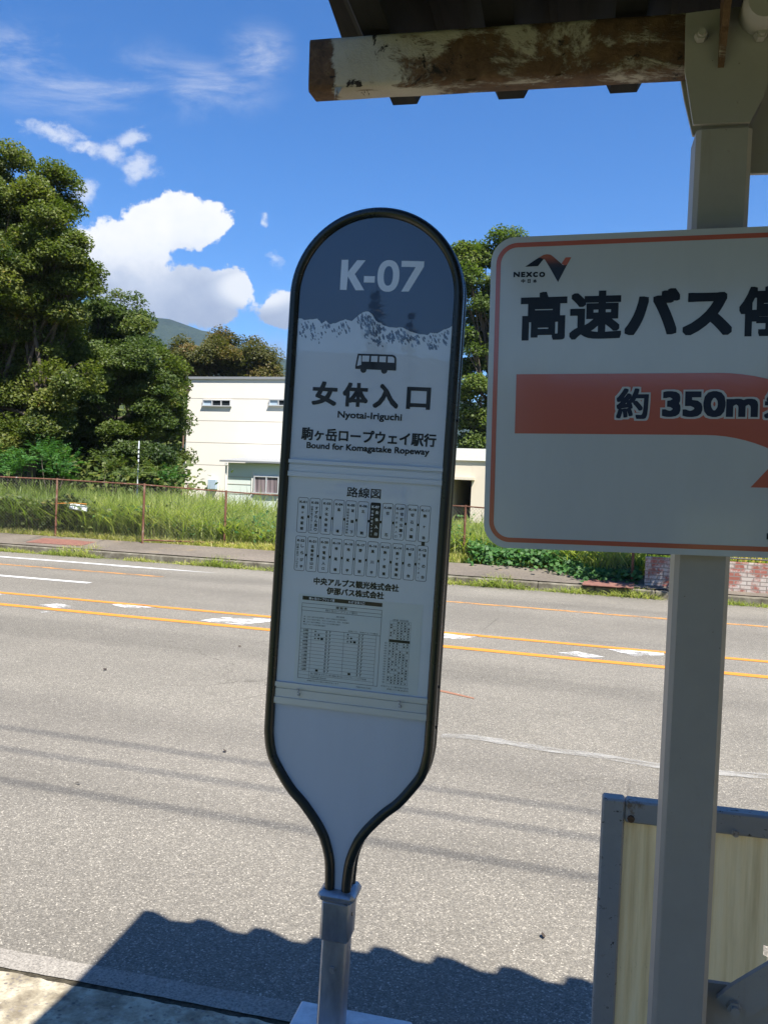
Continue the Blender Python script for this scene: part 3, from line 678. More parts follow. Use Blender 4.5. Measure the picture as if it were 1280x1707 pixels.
# ------------------------------------------------------------------ shelter
SA = 12.5
U = Vector((math.cos(R(SA)), -math.sin(R(SA)), 0)); Wd = Vector((math.sin(R(SA)), math.cos(R(SA)), 0))
PO = at(1147, 1280, 1.57); PO = Vector((PO.x, PO.y, SW))
SHM = Matrix.Translation(PO) @ Matrix.Rotation(-R(SA), 4, 'Z')
shelter = empty('bus_shelter', SHM, 'old steel bus shelter with rusty beam, corrugated roof and pale square post', 'bus shelter')
SHI = SHM.inverted()
def shp(p): return SHI @ Vector(p)
def shpix(px, py, wloc):                      # pixel onto the shelter plane at local depth wloc
    d = (SHI.to_3x3() @ ray(px, py)); o = SHI @ C0; tt = (wloc-o.y)/d.y; q = o+d*tt; return q
m_post, t, b = mat('beige post paint', (0.40, 0.40, 0.37), 0.5)
co = obco(t); g = t.mix(t.noise(co, 14, 6, .65), (0.31, 0.295, 0.27), (0.39, 0.37, 0.335))
g = t.mix(t.mr(t.noise(t.mapping(co, scale=(3, 3, .5)), 6, 6, .7), .58, .75, 0, .35), g, (0.24, 0.20, 0.14)); g = t.mix(t.mr(t.noise(co, 70, 6, .8), .66, .70), g, (0.10, 0.06, 0.04))
t.put(b.inputs['Base Color'], g); t.put(b.inputs['Normal'], t.bump(t.noise(co, 160, 3, .6), .12, .002))
WB = shpix(840, 143, 0).y; x_end = shpix(513, 150, -0.03).x
m_rust, t, b = mat('rusty flaking paint', rough=0.85)
co = obco(t)
n0 = t.noise(t.mapping(co, scale=(1, 3, 1.6)), 5.5, 8, .72, .6); n1_ = t.noise(co, 34, 7, .75, .4)
sx = t.new('ShaderNodeSeparateXYZ'); t.put(sx.inputs[0], co)
paintc = t.mix(t.noise(co, 11, 6, .7), (0.56, 0.53, 0.46), (0.36, 0.30, 0.22))
rustc = t.ramp(n1_, [(0.25, (0.032, 0.016, 0.010)), (0.5, (0.105, 0.056, 0.028)), (0.75, (0.21, 0.125, 0.065))])
clean = t.mr(sx.outputs[0], x_end+.09, x_end+.40, 0.17, 0.0)   # paint survives towards the free end
edge = t.mr(sx.outputs[0], x_end+.012, x_end+.07, 0.42, 0.0)
mk = t.mr(t.math('ADD', t.math('SUBTRACT', t.math('ADD', n0, t.math('MULTIPLY', t.math('SUBTRACT', n1_, .5), .3)), clean), edge), 0.41, 0.52)
g = t.mix(mk, paintc, rustc); g = t.mix(t.mr(t.noise(co, 13, 7, .75, .8), .58, .62), g, (0.016, 0.010, 0.008))
t.put(b.inputs['Base Color'], g)
fl = t.vor(t.vmath('ADD', co, t.vmath('SCALE', co, scale=0.0)), 38, 'DISTANCE_TO_EDGE')
t.put(b.inputs['Normal'], t.bump(t.math('ADD', t.math('MULTIPLY', n1_, 1.0), t.math('MULTIPLY', mk, -.6)), .9, .006))
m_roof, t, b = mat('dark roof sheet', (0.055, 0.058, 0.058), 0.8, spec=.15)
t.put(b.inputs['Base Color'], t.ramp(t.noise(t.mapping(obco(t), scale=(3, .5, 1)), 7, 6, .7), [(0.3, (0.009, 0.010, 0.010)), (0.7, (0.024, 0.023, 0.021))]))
# post
HB = shpix(1195, 205, -0.05).z
mb = MB(); mb.bbox((0, 0, (HB)/2), (0.091, 0.091, HB), 0.008); post = mb.build('post', m_post, shelter, 40)
# beam: hollow channel with its open end
WB = shpix(840, 143, 0).y
bl = shpix(513, 150, -0.03); zb = bl.z; bt_ = shpix(530, 62, -0.03).z; x0 = bl.x; x1 = 1.6
hb = bt_-zb
mb = MB(); q = 9
seg = np.linspace(x0, x1, 60)
def bprof(h, d, r): return [(-d/2+r, 0), (-d/2+r*.3, r*.3), (-d/2, r), (-d/2, h-r), (-d/2+r*.3, h-r*.3), (-d/2+r, h), (d/2-r, h), (d/2, h-r), (d/2, r), (d/2-r, 0)]
pr = bprof(hb, 0.062, 0.010); k = len(pr); vs = []
for i, x in enumerate(seg):
    for (y, z) in pr: vs.append((x+(0.004*mnoise.noise(Vector((z*60, y*60, 2))) if i == 0 else 0), y+0.0008*mnoise.noise(Vector((x*25, z*30, 1))), zb+z+0.001*mnoise.noise(Vector((x*14, y*20, 6)))))
mb.add(vs, [(i*k+j, i*k+(j+1) % k, (i+1)*k+(j+1) % k, (i+1)*k+j) for i in range(len(seg)-1) for j in range(k)]+[tuple(range(k))[::-1], tuple((len(seg)-1)*k+j for j in range(k))])
beam = mb.build('beam', m_rust, shelter, 50)
for (fx, fw, fl_) in ((0.055, .012, .016), (0.052, .006, .024), (0.30, .02, .004), (0.46, .015, .003)):
    mb = MB(); mb.add([(x0+fx, -.028, zb+.001), (x0+fx+fw, -.030, zb+.001), (x0+fx+fw*.8, -.034, zb-fl_*.6), (x0+fx+fw*.3, -.031, zb-fl_), (x0+fx, -.027, zb+.003), (x0+fx+fw, -.028, zb+.003)], [(0, 1, 2, 3), (4, 3, 2, 5)]); mb.build('paint_flake', m_rust, beam)
# bracket plates either side of the beam, on top of the post
def plate(w, name='bracket_plate', thick=.009, polypx=None):
    mb = MB(); pts = [shpix(px, py, w) for px, py in polypx]
    mb.add([(p.x, w, p.z) for p in pts]+[(p.x, w+thick, p.z) for p in pts], [tuple(range(len(pts))), tuple(range(len(pts), 2*len(pts)))[::-1]]+[(i, len(pts)+i, len(pts)+(i+1) % len(pts), (i+1) % len(pts)) for i in range(len(pts))])
    return mb.build(name, m_post, shelter)
pf = plate(-.049, thick=.008, polypx=[(1143, 22), (1142, 60), (1141, 118), (1146, 150), (1155, 207), (1250, 203), (1272, 160), (1284, 128), (1290, 70), (1296, 10), (1220, 12)])
pbk = plate(.040, polypx=[(1136, 40), (1134, 130), (1140, 165), (1154, 225), (1250, 225), (1276, 150), (1290, 60), (1290, 20)])
mb = MB()
for px, py in ((1167, 62), (1266, 60)):
    mb = MB(); p = shpix(px, py, -.052); mb.tube([(p.x, -.052, p.z), (p.x, -.066, p.z)], [.011, .010], 6); mb.tube([(p.x, -.066, p.z), (p.x, -.072, p.z)], .0065, 8); mb.build('bolt', m_post, pf, 40)
mb = MB(); p0 = shpix(1208, -30, -.07); p1_ = shpix(1200, 112, -.055)
mb.add([(p0.x-.004, -.052, p0.z), (p0.x-.004, -.14, p0.z+.02), (p0.x-.004, -.10, p0.z-.05), (p1_.x-.004, -.053, p1_.z), (p0.x+.008, -.052, p0.z), (p0.x+.008, -.14, p0.z+.02), (p0.x+.008, -.10, p0.z-.05), (p1_.x+.006, -.053, p1_.z)], [(0, 1, 2, 3), (7, 6, 5, 4), (0, 4, 5, 1), (1, 5, 6, 2), (2, 6, 7, 3), (3, 7, 4, 0)])
mb.build('stiffener', m_rust, pf)
mb = MB(); p = shpix(1275, 8, -.10); mb.tube([(p.x, .05, p.z+.02), (p.x, -.10, p.z+.005), (p.x, -.112, p.z+.004)], [.034, .034, .028], 18); mb.build('pipe_end', m_post, shelter, 40)
plate(.012, 'side_plate', .010, [(1240, 222), (1262, 190), (1278, 140), (1420, 120), (1420, 284), (1249, 289)])
# roof sheet
EW = shpix(852, 157, 0.0)
d_ = SHI.to_3x3() @ ray(852, 165); o_ = SHI @ C0; tt = 1.92/ray(852, 165).y; e0 = o_+d_*tt
E_W, E_Z = e0.y, e0.z; PIT = .232; DEP = .12; SLOPE = -.05
edge_l = shpix(590, 160, E_W).x-.02
ph = (e0.x-edge_l) % PIT
mb = MB(); prof = []
def sheet_pts():
    pts = [(edge_l, DEP)]
    k0 = -2
    x = e0.x-PIT*math.floor((e0.x-edge_l)/PIT+.3)
    while x < 2.2:
        if x-.094 > edge_l: pts += [(x-.094, DEP), (x-.080, DEP-.012), (x-.027, 0), (x+.027, 0), (x+.080, DEP-.012), (x+.094, DEP)]
        x += PIT
    pts.append((2.3, DEP)); return pts
sp = sheet_pts(); k = len(sp); BACK = -3.6  # roof carried back unseen to deepen the shade beneath
rows_ = [(E_W, 0), (E_W-.6, 0), (BACK, 0)]
vs = []
for th in (0, .0025):
    for (w, _) in rows_:
        for j_, (x, z) in enumerate(sp): vs.append((x+(0.07*(E_W-w) if j_ == 0 else 0), w, E_Z+z+th+SLOPE*(w-E_W)))
nr = len(rows_); fs = []
for th in range(2):
    for i in range(nr-1):
        for j in range(k-1):
            a = th*nr*k+i*k+j; fs.append((a, a+1, a+k+1, a+k) if th else (a, a+k, a+k+1, a+1))
for j in range(k-1): fs += [(j, j+1, nr*k+j+1, nr*k+j), ((nr-1)*k+j+1, (nr-1)*k+j, nr*k+(nr-1)*k+j, nr*k+(nr-1)*k+j+1)]
for i in range(nr-1): fs += [(i*k, nr*k+i*k, nr*k+(i+1)*k, (i+1)*k), (i*k+k-1, (i+1)*k+k-1, nr*k+(i+1)*k+k-1, nr*k+i*k+k-1)]
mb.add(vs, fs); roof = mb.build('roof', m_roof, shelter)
# unseen back wall added to darken the shelter: boards with an open strip, mirrored dimly
m_board, t, b = mat('added dark back boards', (0.10, 0.10, 0.095), .7)
t.put(b.inputs['Base Color'], t.mix(t.noise(t.mapping(obco(t), scale=(1, 1, .2)), 8, 5, .7), (0.07, 0.07, 0.068), (0.14, 0.135, 0.12)))
bz = -PO.z*0
for (xa_, xb_, za_, zb_w) in ((-.55, 2.25, 0.12, 1.00), (-.55, 2.25, 1.62, E_Z-.22), (-.55, .18, 1.004, 1.616), (.98, 2.25, 1.004, 1.616)):
    mb = MB(); mb.bbox(((xa_+xb_)/2, BACK+.25, (za_+zb_w)/2), (xb_-xa_, .03, zb_w-za_-.003), .003); mb.build('added_back_board', m_board, shelter)
for x in (-.60, .58, 2.20):  # rear posts belong to the added, unseen back wall
    mb = MB(); mb.bbox((x, BACK+.31, (E_Z-.16)/2), (.085, .085, E_Z-.16), .008); mb.build('post', m_post, shelter, 40)
# low screen: rusty steel frame with yellowed FRP sheet
m_scr, t, b = mat('blue grey rusted frame', rough=.6)
co = obco(t); g = t.mix(t.noise(co, 20, 6, .7), (0.25, 0.25, 0.245), (0.34, 0.34, 0.33))
g = t.mix(t.mr(t.noise(t.mapping(co, scale=(1, 1, .6)), 9, 7, .75, .5), .54, .64), g, (0.16, 0.10, 0.055)); g = t.mix(t.mr(t.noise(co, 55, 6, .75), .60, .65), g, (0.03, 0.018, 0.012))
t.put(b.inputs['Base Color'], g); t.put(b.inputs['Normal'], t.bump(t.noise(co, 60, 5, .7), .25, .003))
m_frp, t, b = mat('yellowed translucent sheet', rough=.6)
co = obco(t); st_ = t.noise(t.mapping(co, scale=(1, 1, .06)), 24, 6, .65)
g = t.ramp(st_, [(0.25, (0.50, 0.40, 0.19)), (0.5, (0.76, 0.64, 0.35)), (0.75, (0.85, 0.74, 0.45))])
sz = t.new('ShaderNodeSeparateXYZ'); t.put(sz.inputs[0], co)
g = t.mix(t.math('MULTIPLY', t.mr(t.noise(t.mapping(co, scale=(1, 1, .35)), 30, 7, .75, 1.0), .62, .68), t.mr(sz.outputs[2], .55, .75, 1, .12)), g, (0.09, 0.085, 0.07))
t.put(b.inputs['Base Color'], g)
trl = t.new('ShaderNodeBsdfTranslucent'); t.put(trl.inputs[0], g); mxs = t.new('ShaderNodeMixShader'); mxs.inputs[0].default_value = .7
t.l.new(b.outputs[0], mxs.inputs[1]); t.l.new(trl.outputs[0], mxs.inputs[2]); t.l.new(mxs.outputs[0], t.n['Material Output'].inputs[0])
FW = .28
p = shpix(1004, 1330, FW); fx0, fz1 = p.x, p.z
mb = MB(); T_ = .047
mb.bbox((fx0+T_/2, FW+.02, fz1/2), (T_, .04, fz1), .004); mb.bbox(((fx0+T_+1.5)/2, FW+.02, fz1-T_/2-.001), (1.5-fx0-T_-.002, .0385, T_), .004)
mb.bbox(((fx0+T_+1.5)/2, FW+.02, .14), (1.5-fx0-T_-.002, .0385, .05), .004)
scr = mb.build('screen_frame', m_scr, shelter, 40)
for px, py in ((1051, 1365), (1225, 1389)):
    mb = MB(); p = shpix(px, py, FW); mb.tube([(p.x, FW+.001, p.z), (p.x, FW-.006, p.z)], [.008, .007], 8); mb.build('rivet', m_rust, scr, 40)
mb = MB(); sx = list(np.arange(fx0+T_-.004, 1.5, .008)); zt, zl = fz1-T_+.004, .16
hole = [shpix(px, py, FW+.02) for px, py in ((1278, 1545), (1272, 1570), (1268, 1580), (1262, 1640), (1275, 1630))]
hx = shpix(1273, 1570, FW+.02).x; hz0, hz1 = shpix(1270, 1640, FW+.02).z, shpix(1275, 1540, FW+.02).z
zs = list(np.linspace(zl, zt, 40))
vs = [(x, FW+.020+.0045*math.sin(x*2*math.pi/.032), z) for z in zs for x in sx]; n = len(sx); fs = []
for i in range(len(zs)-1):
    for j in range(n-1):
        zc = (zs[i]+zs[i+1])/2; lim = hx+.006*math.sin(zc*90)+.01*max(0, (zc-(hz0+hz1)/2)/.05)
        if lim < sx[j] < hx+.12 and hz0-.03 < zc < hz1: continue
        fs.append((i*n+j, i*n+j+1, (i+1)*n+j+1, (i+1)*n+j))
mb.add(vs, fs); mb.build('screen_sheet', m_frp, scr, 180)
# gusset and brace low on the post
plate(.030, 'gusset_plate', .010, [(1170, 1636), (1236, 1645), (1282, 1634), (1400, 1610), (1400, 1760), (1166, 1760)])
mb = MB(); a = shpix(1230, 1680, .0); c = shpix(1420, 1560, .0)
dd = (Vector((c.x, 0, c.z))-Vector((a.x, 0, a.z))).normalized(); nrm = Vector((-dd.z, 0, dd.x)); aa = Vector((a.x, .012, a.z))-dd*.02
pl = [aa-nrm*.026, aa+nrm*.026-dd*.004, aa+nrm*.03+dd*.03, aa+nrm*.024+dd*.25, aa-nrm*.024+dd*.25, aa-nrm*.03+dd*.03]
mb.add([tuple(q) for q in pl]+[(q.x, q.y+.012, q.z) for q in pl], [tuple(range(6)), tuple(range(6, 12))[::-1]]+[(i, 6+i, 6+(i+1) % 6, (i+1) % 6) for i in range(6)])
brace = mb.build('brace', m_post, shelter)
mb = MB(); q = aa+dd*.012
mb.tube([(q.x, .013, q.z), (q.x, .0, q.z)], .013, 6); mb.tube([(q.x, .0, q.z), (q.x, -.008, q.z)], .008, 8); mb.build('bolt', m_post, brace, 40)

# ------------------------------------------------------------------ motorway bus stop sign on the post
NO = C0+ray(1050, 650)*1.52
NM, NL = plane_frame(NO, 13.5, -1.0)
NMM = Matrix.Translation(NO) @ NM.to_4x4()
board = empty('direction_sign', NMM, 'white rounded direction sign with orange border and arrow to the highway bus stop', 'sign')
m_ret, t, b = mat('white reflective sheet', (0.36, 0.40, 0.42), 0.35, coat=.9, coat_rough=.10)
co = obco(t); t.put(b.inputs['Base Color'], t.mix(t.noise(t.mapping(co, scale=(2.5, .7, 1)), 6, 7, .7), (0.44, 0.475, 0.51), (0.52, 0.555, 0.59)))
t.put(b.inputs['Coat Normal'], t.bump(t.noise(co, 90, 2, .5), .02, .004))
m_oran, t, b = mat('orange red film', (0.44, 0.10, 0.055), 0.35, coat=.9, coat_rough=.10)
t.put(b.inputs['Coat Normal'], t.bump(t.noise(obco(t), 90, 2, .5), .015, .004))
m_blk, t, b = mat('black film', (0.006, 0.008, 0.012), 0.4, spec=.3, coat=.12, coat_rough=.10)
m_nvy, t, b = mat('dark blue film', (0.012, 0.018, 0.042), 0.4, spec=.3, coat=.12, coat_rough=.10)
bx0 = NL(819, 440)[0]; bx0 = (NL(819.5, 440)[0]+NL(805, 860)[0])/2; bv1, bv0 = NL(1000, 389)[1], NL(1000, 919.5)[1]; bx1 = bx0+.90
mb = MB(); po = rrect(bx0, bv0, bx1, bv1, .043, 10); mb.prism(po, -.0025, 0); plate_ = mb.build('sign_plate', m_ret, board)
nz = lambda k: .0004+k*.0003
mb = MB(); ins = .0135
mb.strip(rrect(bx0+ins, bv0+ins+.001, bx1-ins, bv1-ins-.001, .033, 10), .0080, nz(0), True); mb.build('border', m_oran, plate_)
mb = MB()
pu, plw = NL(861, 624), NL(857, 723.5); v1, v0 = NL(1000, 623)[1], NL(1000, 723.7)[1]; xl = (pu[0]+plw[0])/2
xa = NL(1195, 624)[0]; th = v1-v0; upper = [(xl, v1), (xa, v1)]; lower = [(xl, v0), (NL(1175, 724)[0], v0)]
for k in range(1, 13):
    a = R(90-45*k/12); upper.append((xa+.30*math.cos(a), v1-.30+.30*math.sin(a))); 
xb = lower[-1][0]
for k in range(1, 13):
    a = R(90-45*k/12); lower.append((xb+(.30-th*.55)*math.cos(a), v0-(.30-th*.55)+(.30-th*.55)*math.sin(a)))
n = len(upper); mb.add([(x, y, nz(0)) for x, y in upper+lower], [(i, n+i, n+i+1, i+1) for i in range(n-1)])
h0 = NL(1250, 812.5); h2 = NL(1281, 780); dx_, dy_ = h2[0]-h0[0], h2[1]-h0[1]
mb.flat([h0, (h0[0]+.235, h0[1]), (h0[0]+dx_*6.4, h0[1]+dy_*6.4)], nz(0)+2e-5); mb.build('arrow', m_oran, plate_)
c4 = lambda x, y: NL(800+x/2.6667, 370+y/2.6667)
mb = MB()
def nt(ch, l, r, tp, bt, bold, m=None, z=None): text(m or mb, ch, (c4(l, (tp+bt)/2)[0], c4((l+r)/2, bt)[1], c4(r, (tp+bt)/2)[0], c4((l+r)/2, tp)[1]), nz(0) if z is None else z, bold, 10)
nt('高', 179, 385, 311, 526, .0030); nt('速', 398, 628, 306, 522, .0030); nt('バ', 643, 886, 297, 502, .0038); nt('ス', 900, 1120, 313, 504, .0038); nt('停', 1150, 1362, 285, 508, .0030)
nt('H', 1272, 1296, 1384, 1412, .0008)
cn_ = lambda x, y: NL(840+x/10.667, 410+y/10.667)
def ct(s, l, r, tp, bt, bold): text(mb, s, (cn_(l, (tp+bt)/2)[0], cn_((l+r)/2, bt)[1], cn_(r, (tp+bt)/2)[0], cn_((l+r)/2, tp)[1]), nz(0), bold, 8)
for ch, l, r in (('N', 166, 278), ('E', 300, 375), ('X', 385, 500), ('C', 512, 598), ('O', 622, 725)): ct(ch, l, r, 462, 555, .0007)
for ch, l, r in (('中', 302, 372), ('日', 415, 468), ('本', 512, 580)): ct(ch, l, r, 590, 660, .0003)
mb.flat([cn_(*q) for q in ((372, 372), (520, 270), (610, 212), (650, 212), (700, 235), (600, 360))][::-1], nz(0)); mb.build('lettering', m_blk, plate_)
m_grad, t, b = mat('orange to black film', rough=.3, coat=.6, coat_rough=.10)
sx_ = t.new('ShaderNodeSeparateXYZ'); t.put(sx_.inputs[0], obco(t)); hi2, lo2 = cn_(800, 190)[1], cn_(900, 400)[1]
t.put(b.inputs['Base Color'], t.ramp(t.mr(sx_.outputs[1], lo2, hi2, smooth=False), [(0, (0.008, 0.009, 0.014)), (0.35, (0.04, 0.018, 0.014)), (1, (0.34, 0.085, 0.03))]))
mb = MB(); rib = [(610, 212), (700, 160), (760, 148), (820, 155), (870, 188), (1010, 310), (1040, 340), (1120, 330), (955, 645), (790, 350), (720, 240), (700, 235), (650, 212)]
mb.flat([cn_(*q) for q in rib][::-1], nz(0)); mb.build('emblem_ribbon', m_grad, plate_)
mb = MB(); mb.flat([cn_(*q) for q in ((1090, 205), (1192, 202), (1122, 330), (1075, 345), (1018, 315))][::-1], nz(0)+1e-5); mb.build('emblem_tip', m_oran, plate_)
mw = MB(); mb = MB()
for ch, l, r, tp, bt, bo in (('約', 605, 748, 740, 876, .0016), ('350m', 808, 1234, 752, 868, .0026), ('先', 1262, 1405, 738, 874, .0016)):
    nt(ch, l, r, tp, bt, bo, mb, nz(2)); e = 8; nt(ch, l-e, r+e, tp-e, bt+e, bo+e/2.6667*1.55/1476, mw, nz(1))
mw.build('lettering_outline', m_ret, plate_); mb.build('lettering', m_nvy, plate_)
mb = MB(); pc = NMM.inverted() @ (PO+Vector((0, 0, 1.6)))
for vv in (bv1-.12, bv0+.12):
    mb = MB(); mb.bbox((pc.x, vv, -.024), (.24, .035, .042), .003); mb.build('clamp', m_galv, board)
# ------------------------------------------------------------------ hills: ridge ahead, carried on unseen round the valley to cut horizon glow
m_hill, t, b = mat('wooded hillside', rough=1.0, spec=0.05)
co = obco(t); t.put(b.inputs['Base Color'], t.ramp(t.noise(co, 0.02, 8, .75), [(0.3, (0.010, 0.020, 0.014)), (0.55, (0.022, 0.038, 0.024)), (0.75, (0.036, 0.05, 0.030))]))
t.put(b.inputs['Normal'], t.bump(t.noise(co, 0.05, 6, .7), 1.0, 8.0))
elev = [(-180, 7), (-150, 8), (-120, 9), (-60, 9), (-35, 9.5), (-20, 10.8), (-14.4, 9.9), (-10, 8.9), (-6.3, 8.1), (-2, 7.2), (4, 6), (12, 5), (30, 6), (60, 8), (90, 9), (120, 8), (150, 8), (180, 7)]
mb = MB(); na = 360; nr = 14; vs = []
for i in range(na):
    az = -180+i*360/na
    for (a, ea), (c, ec) in zip(elev[:-1], elev[1:]):
        if a <= az <= c: el = ea+(ec-ea)*(az-a)/(c-a)
    for j in range(nr):
        f = j/(nr-1); r_ = 900+900*f
        h = 1800*math.tan(R(el))*(f**1.25)*(1+0.05*mnoise.noise(Vector((az*.12, f*3, 0)))*min(1, f*2)) + 9*mnoise.noise(Vector((az*.5, f*9, 4)))*f + 5*mnoise.noise(Vector((az*1.9, f*9, 4)))*f
        vs.append((r_*math.sin(R(az)), r_*math.cos(R(az)), h-2))
mb.add(vs, [(i*nr+j, i*nr+j+1, ((i+1) % na)*nr+j+1, ((i+1) % na)*nr+j) for i in range(na) for j in range(nr-1)])
tag(mb.build('hills', m_hill, smooth=180), kind='structure')

# ------------------------------------------------------------------ foliage helpers
def leaf_mat(name, stops, transl=0.35, rough=0.55):
    m, t, b = mat(name, rough=rough, spec=0.35)
    at_ = t.new('ShaderNodeAttribute', attribute_name='tint'); c = t.ramp(at_.outputs['Fac'], stops)
    t.put(b.inputs['Base Color'], c)
    tr = t.new('ShaderNodeBsdfTranslucent'); t.put(tr.inputs[0], t.mix(1.0, c, (1.1, 1.25, 0.5), 'MULTIPLY'))
    mxs = t.new('ShaderNodeMixShader'); mxs.inputs[0].default_value = transl
    t.l.new(b.outputs[0], mxs.inputs[1]); t.l.new(tr.outputs[0], mxs.inputs[2]); t.l.new(mxs.outputs[0], t.n['Material Output'].inputs[0])
    return m
def np_mesh(name, V, Fq, m, parent, tint=None):
    me = bpy.data.meshes.new(name); nf, k = Fq.shape
    me.vertices.add(len(V)); me.vertices.foreach_set('co', V.astype(np.float32).ravel())
    me.loops.add(nf*k); me.loops.foreach_set('vertex_index', Fq.astype(np.int32).ravel())
    me.polygons.add(nf); me.polygons.foreach_set('loop_start', np.arange(0, nf*k, k, dtype=np.int32)); me.polygons.foreach_set('loop_total', np.full(nf, k, dtype=np.int32))
    me.update(calc_edges=True)
    if tint is not None:
        a = me.attributes.new('tint', 'FLOAT', 'FACE'); a.data.foreach_set('value', tint.astype(np.float32))
    me.materials.append(m); o = bpy.data.objects.new(name, me); COL.objects.link(o)
    if parent: o.parent = parent
    return o
def unit(a): return a/np.maximum(np.linalg.norm(a, axis=1, keepdims=True), 1e-9)
def leaf_quads(c, nrm, length, width, droop=0.25):
    n = len(c); nrm = unit(nrm)
    a = rng.normal(size=(n, 3)); a = unit(a-nrm*np.sum(a*nrm, 1, keepdims=True)); a[:, 2] -= droop; a = unit(a)
    b = unit(np.cross(nrm, a)); L_ = (length*rng.uniform(.7, 1.3, n))[:, None]; w = (width*rng.uniform(.7, 1.3, n))[:, None]
    bend = nrm*L_*0.12
    V = np.stack([c-a*L_/2-bend, c+b*w/2, c+a*L_/2-bend, c-b*w/2], 1).reshape(-1, 3)
    return V, np.arange(4*n).reshape(n, 4)
def crown(lobes, per_m2, size, clump_r=(0.5, 0.9), flat=0.55, shell=0.45):
    """lobes: (centre, radius). leaves gathered in flattened sprays over each lobe's outside"""
    Cs, Ns, Ts = [], [], []
    for c, r in lobes:
        c = np.array(c); nc = max(6, int(4*math.pi*r*r*0.55/(clump_r[0]*clump_r[1]*1.6)))
        d = unit(rng.normal(size=(nc, 3))); rad = r*(1-shell*rng.random(nc)**1.6); cc = c+d*rad[:, None]*np.array([1, 1, .92])
        for p, dd in zip(cc, d):
            R_ = rng.uniform(*clump_r); k = max(8, int(per_m2*R_*R_*rng.uniform(.6, 1.3)))
            q = rng.normal(size=(k, 3)); q = unit(q)*(rng.random(k)**.5)[:, None]*R_; q[:, 2] *= flat
            hor = np.hypot(q[:, 0], q[:, 1])/R_; q[:, 2] -= (hor**2)*R_*0.28
            Cs.append(p+q); n_ = rng.normal(size=(k, 3))*0.55+np.array([0, 0, 1.0])+dd*0.45; Ns.append(n_)
            Ts.append(np.clip(rng.normal(.41, .14)+rng.normal(0, .12, k), 0, 1))
    return np.concatenate(Cs), np.concatenate(Ns), np.concatenate(Ts)
m_bark, t, b = mat('dark bark', rough=.95, spec=.1)
t.put(b.inputs['Base Color'], t.ramp(t.noise(t.mapping(obco(t), scale=(1, 1, .2)), 14, 6, .7), [(0.3, (0.035, 0.028, 0.022)), (0.7, (0.12, 0.10, 0.08))]))
def limb(mb, a, b_, r0, r1, seed=0, n=7, wob=.07):
    a, b_ = Vector(a), Vector(b_); d = (b_-a).length; pts = []; rs = []
    for i in range(n+1):
        f = i/n; p = a.lerp(b_, f)+Vector((mnoise.noise(Vector((f*2, seed, 0))), mnoise.noise(Vector((f*2, seed, 7))), 0))*d*wob*math.sin(math.pi*f)*2
        p.z += d*.05*math.sin(math.pi*f); pts.append(p); rs.append(r0+(r1-r0)*f)
    mb.tube(pts, rs, 7)
def tree(name, label, cat, base, lobes, m, per_m2=300, size=(.17, .10), trunks=1, tr=.22, group=None, clump=(0.5, .9), fork=.28, flat=.55, shell=.45, tintf=None):
    base = Vector(base); root = empty(name, base, label, cat, group)
    lb = [((Vector(c)-base), r) for c, r in lobes]
    C_, N_, T_ = crown([(tuple(c), r) for c, r in lb], per_m2, size, clump, flat, shell)
    keep = C_[:, 2] > .3; C_, N_, T_ = C_[keep], N_[keep], T_[keep]
    if tintf: T_ = tintf(C_, T_)
    V, F_ = leaf_quads(C_, N_, *size); np_mesh('crown', V, F_, m, root, T_)
    mb = MB(); top = max(c.z+r for c, r in lb); cen = sum((c for c, r in lb), Vector())/len(lb)
    for k in range(trunks):
        off = Vector((.38*(k-(trunks-1)/2), .2*math.sin(k*2.1), 0)); f = Vector((cen.x*.25+off.x*2.2, cen.y*.25+off.y, top*fork))
        mb.tube([off+Vector((0, 0, -.15)), off+Vector((0, 0, .2)), off.lerp(f, .5), f], [tr*1.25, tr, tr*.85, tr*.75], 9)
        for j, (c, r) in enumerate(lb):
            if j % trunks != k: continue
            limb(mb, f, c+Vector((0, 0, r*.25)), tr*.55, tr*.10, seed=j+k*10)
            for s_ in range(3):
                d = Vector(rng.normal(size=3)).normalized(); d.z = abs(d.z)*.6; limb(mb, (f.lerp(c, .6)), c+d*r*.8, tr*.2, tr*.05, seed=j*3+s_, n=5)
    mb.build('trunk', m_bark, root, 60); return root
def plobes(lst, dist, dz=0):
    o = []
    for q in lst:
        px, py, r = q[:3]; dd = dist+(q[3] if len(q) > 3 else rng.uniform(-1.2, 1.2)); o.append((at(px, py, dd), r*dd/F))
    return o
def gz_(p): tt, n = tn(p); return terr_z(tt, n)
def foot(px, dist): p = at(px, 800, dist); return Vector((p.x, p.y, gz_(p)))

lf_a = leaf_mat('zelkova leaves', [(0.0, (0.034, 0.060, 0.012)), (0.4, (0.095, 0.125, 0.025)), (0.66, (0.160, 0.180, 0.038)), (0.82, (0.17, 0.165, 0.038)), (1.0, (0.30, 0.18, 0.045))], .42)
lf_b = leaf_mat('deep green leaves', [(0.0, (0.027, 0.054, 0.014)), (0.5, (0.080, 0.116, 0.027)), (0.8, (0.145, 0.172, 0.042)), (1.0, (0.18, 0.16, 0.045))], .40)
lf_c = leaf_mat('bronze autumn leaves', [(0.0, (0.045, 0.055, 0.015)), (0.45, (0.095, 0.098, 0.026)), (0.7, (0.15, 0.115, 0.034)), (1.0, (0.21, 0.11, 0.045))], .42)
lf_d = leaf_mat('fresh green leaves', [(0.0, (0.035, 0.065, 0.012)), (0.5, (0.10, 0.145, 0.03)), (1.0, (0.20, 0.22, 0.05))], .45)
lf_e = leaf_mat('bright compound leaves', [(0.0, (0.025, 0.075, 0.018)), (0.5, (0.055, 0.15, 0.035)), (1.0, (0.12, 0.23, 0.06))], .4)
lf_f = leaf_mat('fir needles', [(0.0, (0.008, 0.016, 0.008)), (1.0, (0.03, 0.045, 0.02))], .1)
